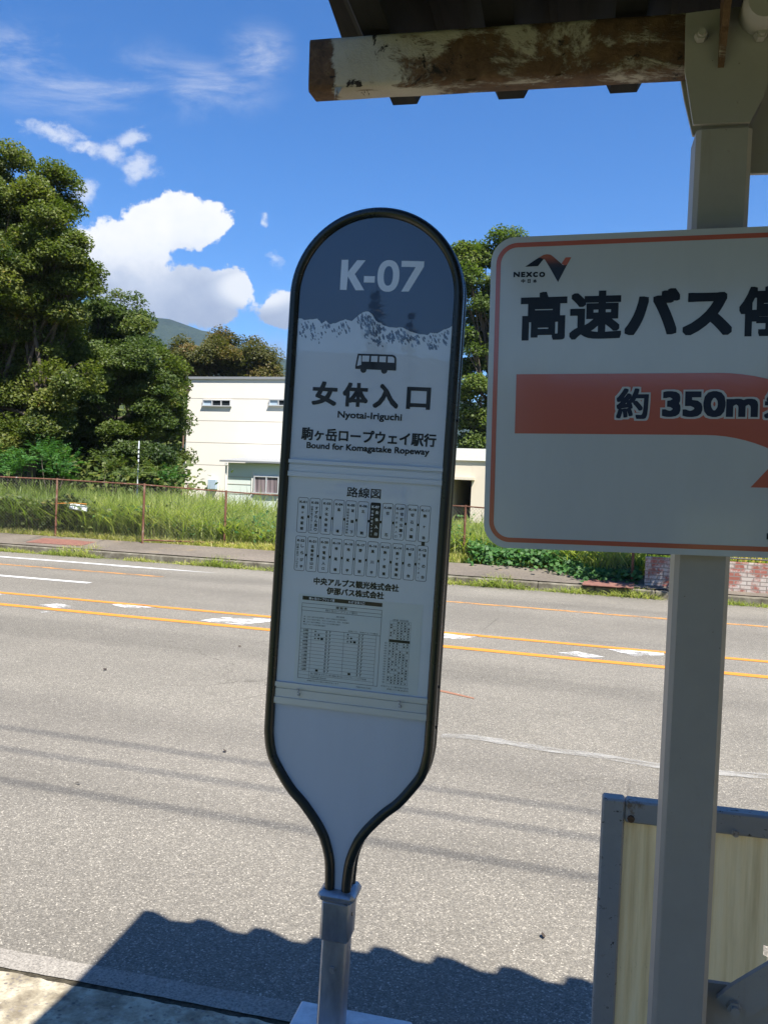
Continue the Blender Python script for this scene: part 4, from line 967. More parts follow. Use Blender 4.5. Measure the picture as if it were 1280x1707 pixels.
tree('zelkova_tree', 'tall zelkova tree with the highest crown, at the far left above the fence', 'tree', foot(30, 31),
     plobes([(-70, 330, 105), (20, 305, 62), (58, 330, 58), (92, 385, 48), (108, 440, 42), (30, 420, 80), (-80, 470, 110), (70, 500, 66), (-10, 540, 90), (112, 500, 34), (130, 455, 26), (125, 410, 26), (-10, 370, 90), (60, 440, 70), (20, 480, 80), (0, 260, 40), (60, 590, 60), (110, 560, 45), (10, 690, 50), (60, 670, 40), (95, 680, 34), (30, 735, 36), (-30, 700, 50), (120, 620, 40), (80, 720, 30), (-20, 600, 90), (-70, 620, 80), (20, 650, 50)], 31), lf_a, 1600, (.12, .075), trunks=3, tr=.17)
tree('broadleaf_tree', 'dark green tree standing in the gap between the tall zelkova and the cream building', 'tree', foot(190, 40),
     plobes([(165, 540, 50), (205, 530, 46), (235, 560, 30), (150, 600, 60), (215, 600, 50), (268, 655, 34), (278, 700, 30), (280, 745, 28), (250, 760, 34), (275, 785, 24)], 40), lf_b, 1100, (.145, .09), trunks=2, tr=.15, fork=.4)
tree('layered_tree', 'spreading layered tree whose sprays touch the left edge of the cream building', 'tree', foot(215, 35),
     plobes([(215, 610, 50), (258, 622, 42), (264, 680, 38), (205, 670, 62), (248, 735, 42), (140, 650, 48), (150, 720, 52), (215, 745, 45), (100, 700, 44), (95, 765, 36)], 34), lf_b, 1500, (.12, .075), trunks=3, tr=.12, flat=.42, shell=.6)
tree('autumn_tree', 'bronze-tinged autumn tree rising behind the flat roof of the cream building', 'tree', foot(375, 64),
     plobes([(330, 590, 40), (378, 582, 36), (425, 598, 32), (300, 600, 34), (452, 612, 20), (360, 625, 48), (420, 632, 38), (300, 640, 40)], 64), lf_c, 620, (.18, .12), tr=.3, clump=(.7, 1.2))
tree('roadside_tree', 'light green tree seen in the gap between the two signs, above the low annex', 'tree', foot(850, 54),
     plobes([(790, 430, 32), (838, 420, 36), (775, 470, 26), (808, 500, 38), (870, 470, 60), (790, 540, 34), (770, 560, 26), (800, 590, 26), (775, 430, 26), (850, 560, 55), (905, 570, 60), (780, 660, 34), (812, 700, 42), (790, 720, 36), (840, 640, 40), (880, 700, 50), (770, 610, 16)], 54), lf_d, 620, (.20, .13), tr=.28, clump=(.6, 1.0), shell=.6)
# small added tree, trunk behind the shelter post, put in to shade the far pavement
def shrub(label, lst, dist, m, n, size, group=None, name='shrub'):
    base = foot(lst[0][0], dist); lb = plobes(lst, dist); root = empty(name, base, label, 'shrub', group)
    Cs, Ns, Ts = [], [], []
    mb = MB()
    for c, r in lb:
        k = int(n*r*r)
        for _ in range(k):                                   # fronds: a stalk with leaflets both sides
            d = unit(rng.normal(size=(1, 3)))[0]; d[2] = abs(d[2])*.9+.1; p0 = np.array(c)+d*r*rng.uniform(.25, .8); dir_ = unit((d+rng.normal(size=3)*.4)[None])[0]; ln = rng.uniform(.3, .5); tt_ = rng.normal(.5, .2)
            side = unit(np.cross(dir_, [0, 0, 1.0])[None])[0]
            for j in range(7):
                f = j/6; q = p0+dir_*ln*f+np.array([0, 0, -.12*ln*f*f])
                for sg in (-1, 1): Cs.append(q+side*sg*.055*(1-.5*f)); Ns.append(np.array([0, 0, 1])+.4*dir_+rng.normal(size=3)*.25); Ts.append(tt_+rng.normal()*.08)
        limb(mb, (0, 0, -.1), Vector(c)-base, .02, .006, seed=int(c[0]*10), n=5)
    V, F_ = leaf_quads(np.array(Cs)-np.array(base), np.array(Ns), *size, droop=.1); np_mesh('foliage', V, F_, m, root, np.clip(np.array(Ts), 0, 1)); mb.build('stem', m_bark, root)
    return root
G_ = 'shrubs behind the chain-link fence'
shrub('bright green shrub of compound leaves at the far left behind the fence', [(15, 785, 30), (-20, 790, 40), (45, 772, 24)], 24.5, lf_e, 190, (.10, .05), G_)
shrub('tallest bright green feathery shrub in front of the dark tree trunks', [(85, 770, 27), (70, 755, 18), (112, 775, 22), (100, 795, 26)], 25, lf_e, 190, (.10, .05), G_)
shrub('darker feathery shrub beside the thin striped marker pole', [(185, 785, 24), (175, 770, 15), (205, 790, 20), (240, 795, 24), (258, 790, 18)], 26, lf_b, 170, (.10, .05), G_)
shrub('small dark shrub at the foot of the cream building corner', [(285, 795, 15), (275, 800, 18)], 27, lf_e, 170, (.09, .045), G_)

# two firs and an added shading tree belt on this side of the road, seen only in the gloss of the signs
def fir(base, H_, label):
    root = empty('fir_tree', base, label, 'tree', 'firs behind the stop'); Cs, Ns = [], []
    mb = MB(); mb.tube([(0, 0, -.1), (0, 0, H_*.5), (0, 0, H_)], [H_*.016, H_*.010, .01], 8)
    z = H_*.12
    while z < H_*.98:
        rr = (1-z/H_)*H_*.15*rnd.uniform(.45, 1.4)+.10
        for k in range(rnd.randint(4, 6)):
            a = rnd.uniform(0, 6.28); 
            for s_ in np.linspace(.1, 1, max(3, int(rr*9))):
                q = np.array([math.cos(a)*rr*s_, math.sin(a)*rr*s_, z-rr*.22*s_+.12*rr*s_*s_])
                for _ in range(5): Cs.append(q+rng.normal(size=3)*.06*(1.3-s_*.6)); Ns.append(rng.normal(size=3)*.5+np.array([0, 0, 1]))
        z += H_*.04*rnd.uniform(.7, 1.2)
    V, F_ = leaf_quads(np.array(Cs), np.array(Ns), .24, .07, droop=.3); np_mesh('foliage', V, F_, lf_f, root, rng.random(len(Cs))); mb.build('trunk', m_bark, root)
def refl(px, py):
    d = ray(px, py); n = SM.col[2]; return d-2*d.dot(n)*n
def mir(px, py, dist):
    n = SM.col[2]; d = ray(px, py); p = C0+d*((O_-C0).dot(n)/d.dot(n)); r = refl(px, py); r_ = r/math.hypot(r.x, r.y); return p+r_*dist
p = mir(628, 472, 27); fir((p.x, p.y, 0), p.z, 'tall fir reflected in the dark top of the bus stop sign')
p = mir(686, 517, 38); fir((p.x, p.y, 0), p.z, 'shorter fir reflected in the right of the bus stop sign')

# ------------------------------------------------------------------ cream building and annex
def bframe(px, py, dist, zb_):
    p = at(px, py, dist); p.z = zb_; M = Matrix.Translation(p) @ Matrix.Rotation(-RA, 4, 'Z'); I = M.inverted(); I3 = I.to_3x3()
    def pix(x, y, w=0.0):
        d = I3 @ ray(x, y); o = I @ C0; t_ = (w-o.y)/d.y; q = o+d*t_; return q
    return M, pix
def wallmat(name, c, dirt=.15):
    m, t, b = mat(name, rough=.85, spec=.2); co = obco(t)
    g = t.mix(t.noise(co, .7, 6, .65), tuple(v*.9 for v in c), c); st_ = t.noise(t.mapping(co, scale=(1, 1, .12)), 2.2, 6, .7)
    g = t.mix(t.mr(st_, .58, .8, 0, dirt), g, tuple(v*.55 for v in c)); t.put(b.inputs['Base Color'], g); return m
m_cream = wallmat('cream panel wall', (0.78, 0.735, 0.65)); m_mint = wallmat('pale mint boards', (0.62, 0.68, 0.63)); m_beige = wallmat('beige render', (0.62, 0.55, 0.44))
m_joint, *_ = mat('panel joint', (0.45, 0.41, 0.35), .9); m_cap, *_ = mat('grey metal trim', (0.33, 0.34, 0.35), .5, .4)
m_brown, t, b = mat('brown pipe', (0.14, 0.085, 0.055), .6); m_dark, *_ = mat('painted interior shade', (0.012, 0.012, 0.012), .9)
m_glass, t, b = mat('window glass', (0.02, 0.025, 0.03), .08, spec=.6); m_lblue, *_ = mat('pale blind behind glass', (0.36, 0.45, 0.53), .25); m_walu, *_ = mat('window aluminium', (0.55, 0.56, 0.57), .4, .3)
m_curt, t, b = mat('purple grey curtain', rough=.9); t.put(b.inputs['Base Color'], t.ramp(t.noise(t.mapping(obco(t), scale=(1, 1, .05)), 9, 3), [(0.35, (0.05, 0.04, 0.045)), (0.65, (0.24, 0.19, 0.20))]))
m_offw = wallmat('off white fascia', (0.68, 0.67, 0.63))
BM, bp = bframe(307, 830, 45, .2)
bld = empty('cream_building', BM, 'cream two-storey flat-roofed building with narrow windows and a mint lean-to', 'building')
hh = bp(310, 632).z; wid = bp(640, 700).x
mb = MB(); mb.box((wid/2, 5, hh/2), (wid, 10, hh)); wl = mb.build('wall', m_cream, bld)
mb = MB(); mb.box((wid/2, 5, hh+.06), (wid+.16, 10.16, .12)); mb.build('parapet_cap', m_cap, bld)
mb = MB()
for y in (664.5, 702, 739, 776.5):
    z = bp(400, y).z; mb.box((wid/2, -.002, z), (wid-.02, .008, .028))
mb.build('panel_joint', m_joint, wl)
def window(x0, x1, y0, y1, panes, par, w=0):
    a, c = bp(x0, y0, w), bp(x1, y1, w); fw = .05; W_ = c.x-a.x; H_ = a.z-c.z; cx, cz = (a.x+c.x)/2, (a.z+c.z)/2
    mb = MB()
    mb.box((cx, w-.03, a.z-fw/2), (W_, .10, fw)); mb.box((cx, w-.04, c.z+fw/2), (W_+.08, .14, fw))
    n = len(panes)
    for i in range(n+1): mb.box((a.x+fw/2+(W_-fw)*i/n, w-.03, cz), (fw, .098, H_-2*fw-.002))
    fr = mb.build('window', m_walu, par)
    for i, pm in enumerate(panes):
        mb = MB(); mb.box((a.x+fw/2+(W_-fw)*(i+.5)/n, w-.012, cz), ((W_-fw)/n-fw-.002, .03, H_-2*fw-.002)); mb.build('pane', pm, fr)
window(339, 385.5, 666, 678, [m_lblue, m_glass, m_glass], bld); window(449.5, 496, 665.5, 677.5, [m_lblue, m_glass, m_glass], bld); window(545, 591, 664.5, 676.5, [m_lblue, m_glass, m_glass], bld)
mb = MB(); a = bp(310.5, 655); mb.tube([(a.x, -.09, a.z), (a.x-.02, -.09, 0)], .045, 8); pipe_ = mb.build('drainpipe', m_brown, bld)
mb = MB(); q = bp(315, 646); mb.box((q.x, -.14, q.z), (.26, .26, .05)); mb.box((q.x-.04, -.12, q.z-.14), (.15, .18, .23)); mb.build('hopper', m_brown, pipe_)
mb = MB(); a, c = bp(350, 799), bp(363, 816); mb.bbox(((a.x+c.x)/2, -.11, (a.z+c.z)/2), (c.x-a.x, .22, a.z-c.z), .02); mb.build('meter_box', m_lblue, bld)
mb = MB(); a, c = bp(293, 806), bp(322, 806); mb.tube([(a.x, -.5, a.z), (c.x-.1, -.5, c.z-.02), (c.x, -.5, c.z-.1), (c.x, -.5, 0)], .05, 8); mb.build('ground_pipe', m_brown, bld)
# lean-to
w0 = -2.6; a, c = bp(381, 771, w0), bp(478, 771, w0); lx1 = bp(560, 771, w0).x; lh = a.z
mb = MB(); mb.box(((a.x+lx1)/2, w0/2-.006, lh/2), (lx1-a.x, -w0-.012, lh)); lt = mb.build('lean_to', m_mint, bld)
mb = MB(); mb.add([(a.x-.28, w0-.35, lh+.02), (lx1+.2, w0-.35, lh+.02), (lx1+.2, -.006, lh+.30), (a.x-.28, -.006, lh+.30), (a.x-.28, w0-.35, lh+.10), (lx1+.2, w0-.35, lh+.10), (lx1+.2, -.006, lh+.38), (a.x-.28, -.006, lh+.38)],
    [(0, 3, 2, 1), (4, 5, 6, 7), (0, 1, 5, 4), (2, 3, 7, 6), (0, 4, 7, 3), (1, 2, 6, 5)]); mb.build('lean_to_roof', m_cap, lt)
mb = MB(); q = bp(376.5, 772, w0-.33); mb.tube([(q.x, w0-.30, lh-.02), (q.x, w0-.30, lh-.10), (a.x-.06, w0-.08, lh-.16), (a.x-.06, w0-.08, 0)], .045, 8); mb.build('downpipe', m_offw, lt)
mb = MB()
for y in (795, 807, 823): z = bp(400, y, w0).z; mb.box(((a.x+lx1)/2, w0-.014, z), (lx1-a.x-.02, .006, .022))
mb.build('board_joint', m_joint, lt)
for x in (421.5, 465): q = bp(x, 800, w0); mb = MB(); mb.box((q.x, w0-.028, (lh-.38)/2), (.09, .04, lh-.4)); mb.build('corner_post', m_offw, lt)
window(424.5, 465, 793, 824, [m_curt, m_curt], lt, w0-.03)
# annex
AM, bp2 = bframe(690, 830, 42.9, .2)
ann = empty('low_annex', AM, 'low flat-roofed beige annex with white fascia and dark garage opening behind the sign', 'building')
z1, z0 = bp2(785, 748).z, bp2(785, 768).z; ax0, ax1 = 0.0, bp2(905, 760).x; ox0, ox1, oz = bp2(752, 800).x, bp2(786, 800).x, bp2(775, 800).z
mb = MB(); mb.box((ox1/2-.0+(ox0-ox1)/2, 4, z0/2), (ox0, 8, z0)) if ox0 > 0.2 else None
mb.box(((ox1+ax1)/2, 4, z0/2), (ax1-ox1, 8, z0)); mb.box(((ox0+ox1)/2, 4, (z0+oz)/2), (ox1-ox0-.004, 7.99, z0-oz)); mb.box(((ox0+ox1)/2, 6, oz/2), (ox1-ox0-.004, 1, oz-.004)); aw = mb.build('wall', m_beige, ann)
mb = MB(); mb.box((ax1/2, 4, (z1+z0)/2+.003), (ax1+.2, 8.2, z1-z0)); mb.build('fascia', m_offw, ann)
mb = MB(); mb.box(((ox0+ox1)/2, -.15, oz+.06), (ox1-ox0+.3, .4, .12)); mb.build('lintel', m_beige, ann)
mb = MB(); mb.box(((ox0+ox1)/2, 4.5, oz/2), (ox1-ox0-.01, .05, oz-.01)); mb.build('garage_shade_sheet', m_dark, ann)  # near-black sheet stands in for the shade inside the garage

# ------------------------------------------------------------------ chain-link fence
m_frust, t, b = mat('rusty fence steel', rough=.85); co = obco(t)
t.put(b.inputs['Base Color'], t.ramp(t.noise(t.mapping(co, scale=(1, 1, .5)), 9, 6, .7), [(0.3, (0.07, 0.028, 0.016)), (0.52, (0.15, 0.062, 0.034)), (0.62, (0.20, 0.12, 0.08)), (0.70, (0.34, 0.31, 0.28))]))
m_wire, *_ = mat('weathered wire', (0.24, 0.22, 0.19), .7, .3)
posts = [on_z(x, y, .29) for x, y in ((-230, 878), (-60, 886), (93, 893), (238, 904), (374, 909), (505, 916), (640, 924), (772, 932), (914, 944), (1053, 962))]
railpx = {-230: 787, -60: 792, 93: 799, 238: 808, 374: 819.5, 505: 829, 640: 837, 772: 844, 914: 855, 1053: 868}
tops = []
for (px, ry), p in zip(railpx.items(), posts): d = at(px, ry, p.y); tops.append(Vector((p.x, p.y, d.z)))
fb = posts[0].copy(); fence = empty('chain_link_fence', fb, 'rusty chain-link fence with thin top rail along the overgrown plot', 'fence')
for p, q in zip(posts, tops):
    mb = MB(); mb.tube([p-fb-Vector((0, 0, .25)), q-fb+Vector((0, 0, .03))], .026, 8); mb.build('post', m_frust, fence, 60)
mb = MB(); mb.tube([q-fb for q in tops], .017, 6); mb.build('rail', m_frust, fence, 60)
mb = MB(); mb.tube([p-fb+Vector((0, 0, .05+.02*math.sin(i*3))) for i, p in enumerate(posts[3:8])], .02, 6); mb.build('bottom_rail', m_frust, fence, 60)
mb = MB(); rad = .0016
for (p, pt), (q, qt) in zip(zip(posts[:-1], tops[:-1]), zip(posts[1:], tops[1:])):
    ln = (q-p).length; h0 = (pt.z-p.z); h1_ = qt.z-q.z; stp = .075; nn = int((ln+1.4)/stp)
    for sg in (1, -1):
        for i in range(nn):
            s0 = i*stp-(1.4 if sg > 0 else 0); 
            a0_ = max(s0, 0) if sg > 0 else min(s0, ln); zz0 = (a0_-s0)*sg
            H_ = min(h0, h1_); a1_ = s0+sg*H_; a1_ = min(max(a1_, 0), ln); zz1 = (a1_-s0)*sg
            if abs(a1_-a0_) < .03 or zz0 < 0 or zz0 > H_: continue
            A_ = p.lerp(q, a0_/ln)+Vector((0, 0, zz0+.02))-fb; B_ = p.lerp(q, a1_/ln)+Vector((0, 0, zz1+.02))-fb
            mb.tube([A_, B_], rad, 3, caps=False)
mb.build('wire_mesh', m_wire, fence)

# ------------------------------------------------------------------ grass and weeds
gr = leaf_mat('tall grass', [(0.0, (0.10, 0.16, 0.03)), (0.45, (0.25, 0.31, 0.075)), (0.75, (0.42, 0.43, 0.14)), (1.0, (0.60, 0.50, 0.24))], .5, .5)
fl_n = [(tn(p)[0], tn(p)[1]) for p in posts]
def fence_n(tt):
    for (a, na_), (c, nc_) in zip(fl_n[:-1], fl_n[1:]):
        if a <= tt <= c: return na_+(nc_-na_)*(tt-a)/(c-a)
    return fl_n[0][1] if tt < fl_n[0][0] else fl_n[-1][1]
def blades(N, t0, t1, nf, hf, width, tintf, name, label, m=None, lean=.35):
    tt = rng.uniform(t0, t1, N); P_ = np.zeros((N, 3)); H_ = np.zeros(N); keep = np.ones(N, bool); T_ = np.zeros(N)
    for i in range(N):
        n = nf(tt[i]); p = rd(tt[i], n); P_[i] = (p.x, p.y, terr_z(tt[i], n)-.02); H_[i] = hf(tt[i], n); T_[i] = tintf(tt[i], n)
    H_ *= rng.uniform(.65, 1.2, N); az = rng.uniform(0, 2*math.pi, N); ln = np.abs(rng.normal(lean, lean*.6, N))*H_
    d = np.stack([np.cos(az), np.sin(az), np.zeros(N)], 1); s_ = np.stack([-np.sin(az+rng.normal(0, .8, N)), np.cos(az), np.zeros(N)], 1); s_ = unit(s_)*(width*rng.uniform(.6, 1.4, N)/2)[:, None]
    up = np.array([0, 0, 1.0]); V = []
    for f, wf in ((0, .8), (.45, 1.0), (.8, .7), (1.0, .08)):
        c = P_+d*(ln*f**2.0)[:, None]+up*(H_*(f-.22*f**3*np.minimum(ln/H_, 1)))[:, None]; V += [c-s_*wf, c+s_*wf]
    V = np.stack(V, 1).reshape(-1, 3); b0 = np.arange(N)[:, None]*8; F_ = np.concatenate([b0+np.array([0, 1, 3, 2]), b0+np.array([2, 3, 5, 4]), b0+np.array([4, 5, 7, 6])])
    T_ = np.clip(T_+rng.normal(0, .12, N), 0, 1); o = np_mesh(name, V, F_, m or gr, None, np.tile(T_, 3)); return tag(o, label, 'grass', kind='stuff')
def nz2(a, b_, s=1.0, o=0): return mnoise.noise(Vector((a*s, b_*s, o)))
def hgrass(tt, n):
    h = .92+.28*nz2(tt, n, .45)+.10*nz2(tt, n, 1.6, 3)+.03*min(max(n-fence_n(tt), 0), 8); return max(.3, h*(1.0-.30*min(max((tt+11.2)/1.6, 0), 1)))
def edge_n(tt): return max(fence_n(tt)-.35, 17.4 if tt < -2.5 else 16.75)
blades(60000, -21, 3, lambda a: edge_n(a)+.1+abs(rng.normal(0, 1))*3.0+rng.uniform(0, .6), hgrass, .022, lambda a, n: .45+.28*nz2(a, n, .6, 5)+.1*nz2(a, n, 2.2, 9)-(.18 if a < -13.5 else 0), 'tall_grass', 'tall yellow-green grass filling the plot behind the chain-link fence', lean=.75)
blades(9000, -21, 0, lambda a: edge_n(a)+rng.normal(0.05, .12), lambda a, n: .22, .014, lambda a, n: .82+.1*nz2(a, n, 1), 'dry_grass', 'dry straw-coloured grass along the back of the far pavement', lean=.7)
kn = lambda a: 15.70+abs(rng.normal(0, .13))+(.38*(rng.random() < .35))
def hk(a, n): return .27*max(0, min(1, .55+1.5*nz2(a, 0, .9, 7)))+.03
blades(16000, -21, 6, kn, hk, .012, lambda a, n: (.62+.3*nz2(a, n, 1)), 'kerb_weeds', 'low weeds growing along the far kerb', lean=.8)
# broad-leaved creepers
def creeper(N, samp, name, label, size, m):
    C_, N_, T_ = [], [], []
    for _ in range(N):
        tt, n, z = samp(); p = rd(tt, n, terr_z(tt, n)+z); C_.append(p); N_.append(rng.normal(size=3)*.45+np.array([-.1, -.45, .9])); T_.append(rng.normal(.5, .2)+.25*nz2(tt, n, 1.1))
    V, F_ = leaf_quads(np.array(C_), np.array(N_), *size, droop=.15); return tag(np_mesh(name, V, F_, m, None, np.clip(np.array(T_), 0, 1)), label, 'weeds', kind='stuff')
def s1():
    while True:
        a = rng.uniform(-17.5, -11.0); n = edge_n(a)+.1+abs(rng.normal(0, .9)); h = .85+.35*nz2(a, n, .8, 2)
        if a < -13.2+.9*nz2(n, 0, 1.2) or rng.random() < .12: return a, n, h*rng.random()**.5
def s2():
    a = rng.uniform(-3.6, -.25); n = edge_n(a)+rng.normal(.1, .28); h = (.42+.25*nz2(a, n, 1.2, 4))*(1.0 if a < -1.8 else .75)
    return a, n, max(.02, h*rng.random()**.6)
def s3():
    a = rng.uniform(-15, -1); n = edge_n(a)+.1+abs(rng.normal(0, 3.0)); return a, n, max(.05, (.62+.5*nz2(a, n, .7, 12))*rng.random()**.4)
def s4():
    a = rng.uniform(-34, -17.2); n = 29+rng.normal(0, 1.5); return a, n, (1.9+.9*nz2(a, n, .5, 21))*rng.random()**.5
creeper(9000, s4, 'undergrowth', 'dark undergrowth below the trees beyond the grass', (.24, .16), lf_b)
def s5():
    a = rng.uniform(-62, -32.5); n = 56+rng.normal(0, 1.5); return a, n, (6.5+2.5*nz2(a, n, .25, 31))*rng.random()**.7
creeper(12000, s5, 'far_wood', 'dark wood closing the gaps behind the left-hand trees', (.55, .36), lf_b)
creeper(6500, s1, 'creepers', 'dark broad-leaved creepers at the left end of the fence', (.12, .095), lf_b)
creeper(3000, s2, 'creepers', 'broad-leaved creeper spilling onto the far pavement beside the brick wall', (.10, .085), lf_e)
creeper(2600, s3, 'creepers', 'broad leaves scattered through the tall grass', (.10, .07), lf_e)

# ------------------------------------------------------------------ small things across the road
m_wht, *_ = mat('white plastic', (0.62, 0.64, 0.66), .5); m_blk2, *_ = mat('black band', (0.02, 0.02, 0.02), .6)
p = foot(230, 27); mp = empty('marker_pole', p, 'thin black and white striped marker pole in front of the dark trees', 'pole')
zt = at(229, 735, 27).z-p.z; zb2 = at(230, 778, 27).z-p.z
mb = MB(); mb.tube([(0, 0, 0), (0, 0, zt)], .022, 8); sh = mb.build('shaft', m_wht, mp)
for k in range(4):
    mb = MB(); z = zb2+(zt-zb2)*(.12+.17*k); mb.tube([(0, 0, z), (0, 0, z+(zt-zb2)*.07)], .0235, 8); mb.build('black_band', m_blk2, sh)
p = at(132, 846, 20.6); db = empty('fallen_board', p, 'white board with an orange edge lying in the weeds behind the fence', 'board')
mb = MB(); M_ = Matrix.Rotation(R(8), 3, 'Y') @ Matrix.Rotation(R(-20), 3, 'X'); mb.bbox((0, 0, 0), (.42, .05, .14), .01, M_); mb.build('board', m_wht, db)
mb = MB(); mb.tube([(-.55, -.05, .07), (-.1, -.05, .10), (.2, -.05, .085)], .012, 6); mb.build('orange_edge', m_or, db)
m_cov, t, b = mat('rust brown steel plate', rough=.8); t.put(b.inputs['Base Color'], t.ramp(t.noise(obco(t), 12, 6, .7), [(0.3, (0.13, 0.055, 0.04)), (0.7, (0.24, 0.11, 0.08))]))
def wz(n): return .150+.135*min(max((n-16.05)/1.3, 0), 1)
for px, lab in (((58, 900, 152, 909), 'rust-brown steel cover on the far pavement at the left, below the fence'), ((962, 967, 1066, 975), 'rust-brown steel cover on the far pavement in shade by the brick wall')):
    a = tn(on_z((px[0]+px[2])/2, (px[1]+px[3])/2, .20)); w_ = (tn(on_z(px[2], px[3], .2))[0]-tn(on_z(px[0], px[1], .2))[0])*.8
    n0_, n1_2 = a[1]-.33, a[1]+.33
    mb = MB(); t0, t1 = a[0]-w_/2, a[0]+w_/2; org = rd(a[0], a[1], wz(a[1]))
    z0_, z1_ = wz(n0_)+.004, wz(n1_2)+.004; th = .012
    vs = [rd(t0, n0_, z0_)-org, rd(t1, n0_, z0_)-org, rd(t1, n1_2, z1_)-org, rd(t0, n1_2, z1_)-org]; vs += [v+Vector((0, 0, th)) for v in vs]
    mb.add(vs, [(3, 2, 1, 0), (4, 5, 6, 7), (0, 1, 5, 4), (1, 2, 6, 5), (2, 3, 7, 6), (3, 0, 4, 7)])
    o = mb.build('steel_cover', m_cov); o.location = org; tag(o, lab, 'steel cover', 'steel covers on the far pavement')
# brick wall with railing
m_brk, t, b = mat('painted worn brick', rough=.9); co = obco(t)
bt = t.new('ShaderNodeTexBrick'); t.put(bt.inputs['Vector'], t.mapping(co, rot=(R(90), 0, 0), scale=(1, 1, 1)))
bt.inputs['Scale'].default_value = 1.0; bt.inputs['Brick Width'].default_value = .21; bt.inputs['Row Height'].default_value = .07; bt.inputs['Mortar Size'].default_value = .009
pm = t.mr(t.noise(co, 2.3, 7, .7), .46, .56)
t.put(bt.inputs['Color1'], t.mix(pm, (0.46, 0.42, 0.38), (0.30, 0.10, 0.075))); t.put(bt.inputs['Color2'], t.mix(pm, (0.40, 0.35, 0.31), (0.24, 0.085, 0.06))); bt.inputs['Mortar'].default_value = (.20, .17, .15, 1)
t.put(b.inputs['Base Color'], bt.outputs[0])
wp = on_z(1073, 977.5, .155); wtn = tn(wp); BW = Matrix.Translation(wp) @ Matrix.Rotation(-RA, 4, 'Z')
bw_ = empty('brick_wall', BW, 'low red brick wall with worn white paint and a railing, at the far right', 'wall')
d = at(1090, 929, wp.y).z-wp.z; hw = d
mb = MB(); mb.box((4.5, .10, hw/2-.05), (9, .20, hw+.10)); mb.build('wall', m_brk, bw_)
m_rl, *_ = mat('dark railing steel', (0.05, 0.05, 0.05), .6, .3)
mb = MB()
for z in (hw+.06, hw+.62): mb.tube([(0.03, .10, z), (8.9, .10, z)], .015, 6)
for i in range(90): mb.tube([(.03+i*.0997, .10, hw+(.0 if i % 15 == 0 else .06)), (.03+i*.0997, .10, hw+.62)], .008, 4)
mb.build('railing', m_rl, bw_)
m_yel, t, b = mat('yellow board', (0.62, 0.40, 0.10), .6)
ybase = rd(wtn[0]+2.6, wtn[1]+1.2, .26); yb = empty('yellow_board', Matrix.Translation(ybase) @ Matrix.Rotation(-RA, 4, 'Z'), 'yellow board behind the railing on the brick wall', 'board')
mb = MB(); mb.bbox((0, 0, hw/2+.26), (3.4, .04, .32), .005); mb.build('board', m_yel, yb)
mb = MB()
for x in (-1.6, 0, 1.6): mb.box((x, .05, hw/2+.2), (.06, .05, hw+.4))
mb.build('board_post', m_rl, yb)
# tree added as caster of the far pavement shadow, behind the shelter post
tb = on_z(1150, 985, .2)
tree('added_street_tree', 'young tree added to cast the pavement shadow by the brick wall, mostly hidden behind the direction sign', 'tree', (tb.x, tb.y, .16), [(Vector((tb.x+.15, tb.y-.1, 3.5)), .75), (Vector((tb.x+.5, tb.y-.4, 3.1)), .6), (Vector((tb.x-.2, tb.y+.3, 3.0)), .6), (Vector((tb.x+.2, tb.y, 2.7)), .55)], lf_b, 420, (.11, .07), tr=.045, clump=(.25, .45), fork=.5)

# unseen trees added behind the stop to block low sky light, mirrored in the signs
def rear(az, dist, h, name, label, m):
    x, y = dist*math.sin(R(az)), dist*math.cos(R(az)); lb = []
    for _ in range(13): d = unit(rng.normal(size=(1, 3)))[0]; lb.append((Vector((x+d[0]*h*.26, y+d[1]*h*.26, h*.58+d[2]*h*.24)), h*.15))
    return tree(name, label, 'tree', (x, y, -.03), lb, m, 150, (.26, .17), tr=.16, clump=(.6, 1.0), group='added trees behind the stop')
first = rear(152, 12.5, 8.5, 'added_rear_tree', 'added broad dark tree blocking sky light behind the bus shelter', lf_b)
kids = list(first.children)
for i, (az, dist, sc, lab) in enumerate(((112, 13, 1.05, 'added broad dark tree blocking sky light beside the shelter on its right'), (-103, 19, 1.0, 'added broad dark tree blocking sky light along the near pavement on the left'), (84, 15, 1.0, 'added broad dark tree blocking sky light along the near pavement on the right'))):
    c = first.copy(); COL.objects.link(c); c['label'] = lab
    c.location = (dist*math.sin(R(az)), dist*math.cos(R(az)), -.03); c.rotation_euler = (0, 0, i*1.3+.5); c.scale = (sc,)*3
    for k_ in kids: d = k_.copy(); COL.objects.link(d); d.parent = c

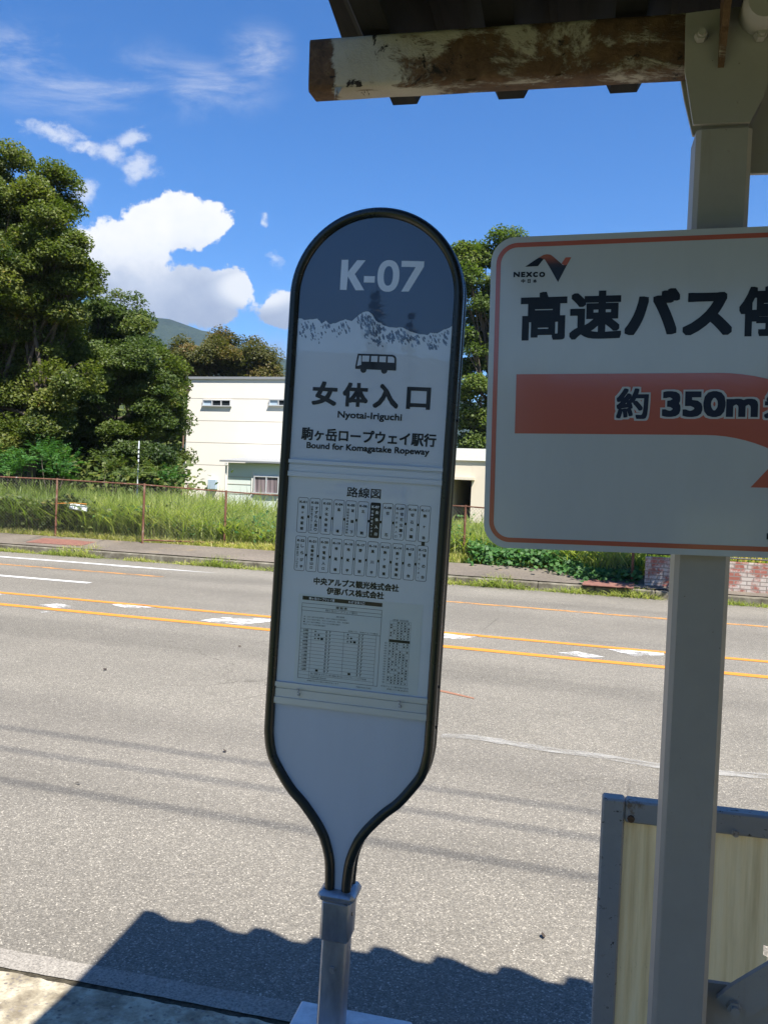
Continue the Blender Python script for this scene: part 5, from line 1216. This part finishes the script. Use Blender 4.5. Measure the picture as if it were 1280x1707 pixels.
# overhead cables on this side of the road: their soft shadows cross the near lane
m_cab, *_ = mat('black cable', (0.02, 0.02, 0.02), .5)
poles_ = 'telephone cables above the near pavement'
for (pa, pb_), hc, lab in ((((0, 1217), (440, 1268)), 10.4, 'topmost black overhead cable running along the road above the stop'), (((0, 1253), (460, 1310)), 10.0, 'middle black overhead cable running along the road above the stop'), (((0, 1308), (460, 1367)), 9.6, 'lowest black overhead cable running along the road above the stop')):
    a, c = on_z(*pa, 0), on_z(*pb_, 0); ns_ = (tn(a)[1]+tn(c)[1])/2
    sh_ = SUN*(hc/SUN.z); q = rd(tn(a)[0], ns_)+sh_; o_t, o_n = tn(q)
    mb = MB(); mb.tube([(RT*x+Vector((0, 0, .0009*x*x))) for x in np.linspace(-45, 45, 31)], .0145, 6)
    cb = mb.build('overhead_cable', m_cab); cb.location = rd(o_t, o_n, hc); tag(cb, lab, 'cable', poles_)

# dead leaves blown on to the lane
m_dead, *_ = mat('dead leaf', (0.045, 0.032, 0.022), .9)
for px, py, ln in ((176, 1116, .075), (375, 1252, .06), (1012, 1335, .05), (130, 1306, .05), (905, 1560, .05), (400, 1078, .05)):
    q = on_z(px, py, .006); mb = MB(); az = rnd.uniform(0, 3.1); w = ln*.3; ln *= .8; ca, sa = math.cos(az), math.sin(az); pts = []
    for u_, v_, h_ in ((-1, 0, .004), (-.4, .6, .012), (.3, .5, .010), (1, 0, .003), (.3, -.5, .001), (-.4, -.6, .002)): pts.append((u_*ln/2*ca-v_*w*sa, u_*ln/2*sa+v_*w*ca, h_))
    mb.add([(0, 0, .008)]+pts, [(0, k+1, (k+1) % 6+1) for k in range(6)]); o = mb.build('fallen_leaf', m_dead); o.location = q
    tag(o, 'small dark dead leaf lying on the grey asphalt', 'leaf', 'dead leaves on the road')
# hazy valley air
hz = bpy.data.materials.new('haze'); hz.use_nodes = True; t = NT(hz.node_tree); t.n.clear()
pv = t.new('ShaderNodeVolumePrincipled'); pv.inputs['Color'].default_value = (0.62, 0.78, 1.0, 1); pv.inputs['Density'].default_value = 0.00013; pv.inputs['Anisotropy'].default_value = 0.2
t.l.new(pv.outputs[0], t.new('ShaderNodeOutputMaterial').inputs['Volume'])
mb = MB(); mb.box((0, 0, 207), (3900, 3900, 420)); tag(mb.build('haze', hz), kind='stuff')
